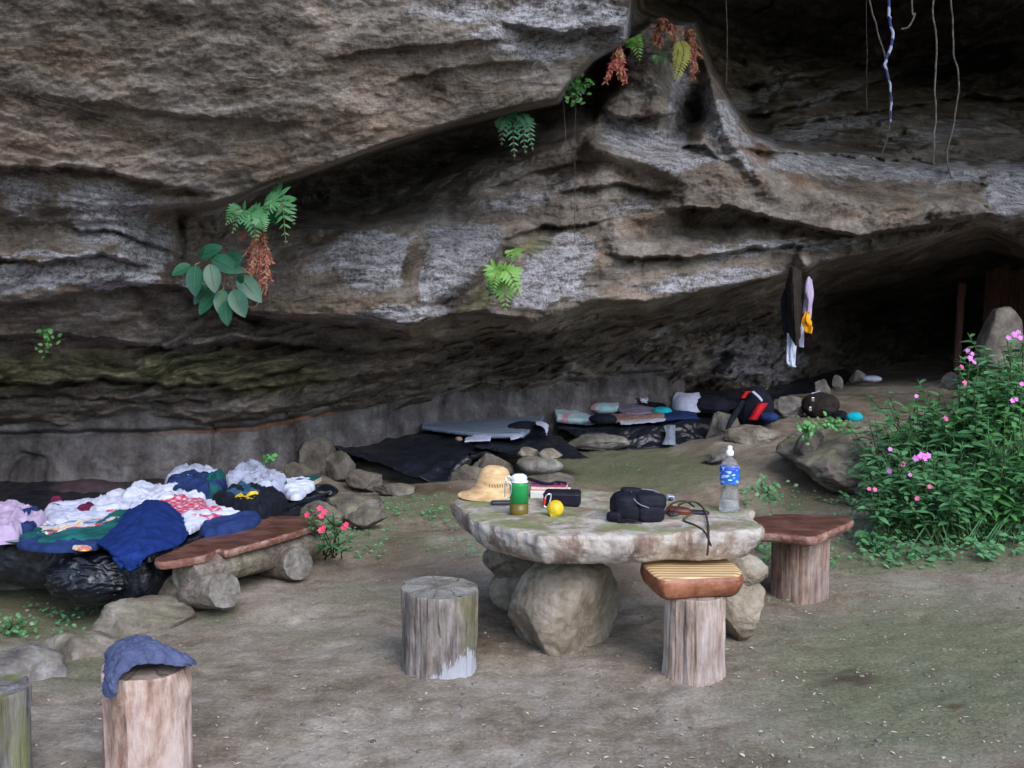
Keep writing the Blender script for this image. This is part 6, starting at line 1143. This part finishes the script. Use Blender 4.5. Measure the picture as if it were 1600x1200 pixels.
# ground cover, grass, litter (nobody could count them)
def pol(px, py, d0, d1): return GP(px, py)
lb = LB_(); rs = random.Random(9)
cov = [((1180, 1610), (838, 888), 760, .027), ((1320, 1600), (770, 880), 520, .045), ((600, 720), (775, 830), 150, .02), ((1150, 1330), (765, 815), 130, .022), ((480, 760), (825, 872), 200, .018), ((0, 160), (950, 1000), 170, .022), ((880, 1060), (715, 745), 50, .015), ((1240, 1420), (650, 760), 110, .022), ((560, 640), (760, 800), 40, .018), ((690, 780), (850, 890), 24, .016), ((1200, 1320), (930, 950), 16, .012)]
for (x0, x1), (y0, y1), n, L0 in cov:
    cl = [(rs.uniform(x0, x1), rs.uniform(y0, y1)) for _ in range(max(3, n // 9))]
    for k in range(n):
        c_ = rs.choice(cl); g_ = GP(c_[0] + rs.gauss(0, 9), c_[1] + rs.gauss(0, 3)); h_ = rs.uniform(0, 2.4) * L0; L_ = L0 * rs.uniform(.6, 1.5); a = rs.uniform(0, 6.28); b = g_ + [0, 0, h_]; lb.leaf(b, b + np.array([math.cos(a), math.sin(a), rs.uniform(.0, .8)]) * L_, L_ * .6, (0, -.7, 1), rs.random(), .2, .2, 3, .8)
tag(lb.out('ground_cover', [M_LIMP, M_STEM]), 'low green weeds and seedlings spreading over the damp soil', 'ground cover', kind='stuff')
lb = LB_()
for k in range(520):
    px, py = rs.gauss(1540, 60), rs.uniform(640, 800); d = 6.0 + (850 - py) / 210 * 1.5; b = P(px, py, d); zg = float(gz(b[0], b[1])); b[2] = zg; h_ = rs.uniform(.12, .40) * (1.3 if d > 6.8 else .6); a = rs.uniform(0, 6.28)
    lb.leaf(b, b + np.array([math.cos(a) * .5, math.sin(a) * .5, 1]) * h_, .008, (math.sin(a), -1, .2), rs.random(), .3, .35, 5, 1)
tag(lb.out('grass', [M_LIMP, M_STEM]), 'thin green grass growing through the flower bush', 'grass', kind='stuff')
lb = LB_()
for k in range(1700):
    px = rs.uniform(-20, 1620); py = rs.choice([rs.uniform(900, 1230), rs.uniform(900, 1230), rs.uniform(760, 900)])
    g_ = GP(px, py, 2.4); L_ = rs.choice([.005, .006, .008, .012, .022]) * rs.uniform(.7, 1.4); a = rs.uniform(0, 3.14); lb.leaf(g_ + [0, 0, .004], g_ + [math.cos(a) * L_, math.sin(a) * L_, .004 + rs.uniform(0, .006)], L_ * rs.uniform(.2, .6), (0, 0, 1), 0, .2, .1, 3, 1)
tag(lb.out('leaf_litter', [pmat('dry_chips', (.30, .22, .12), (.52, .45, .36), 9, .8, .2, 0, c3=(.6, .56, .5))]), 'scattered pale wood chips and dry leaf bits on the packed earth', 'leaf litter', kind='stuff')
Vp = []; 
for k in range(800):
    px = rs.uniform(-20, 1620); py = rs.uniform(880, 1230); g_ = GP(px, py, 2.4); r_ = rs.choice([.004, .006, .006, .010]) * rs.uniform(.7, 1.3); v, f = boulder(g_, (r_, r_, r_ * .6), k, 2, .2, 4); Vp.append((v, f))
tag(obj('gravel', join(*Vp), M_GREYST), 'small pebbles pressed into the packed earth', 'gravel', kind='stuff')
# dark red boards at the back
M_REDBOARD = wood_mat('red_board', ((.02, .008, .006), (.05, .02, .015), (.09, .04, .03)))
bs = thing('board_screen', 'dim dark red wooden boards standing in the darkness at the right', 'wooden screen', gp(1575, 13.2, .8))
for k in range(6):
    p = P(1542 + 14 * k, 480, 13.2); obj('board', rbox((p[0], p[1], 1.45 + .04 * (k % 3)), (.11, .03, 1.5), .006, (0, R(2 - k), 0), wob=.008), M_REDBOARD, bs)
p = P(1498, 495, 12.6); tag(obj('wooden_post', rbox((p[0], p[1], 1.35), (.09, .07, 1.35), .02, (0, R(2), 0), wob=.02), M_REDBOARD), 'single dim reddish wooden post left of the board screen', 'post')
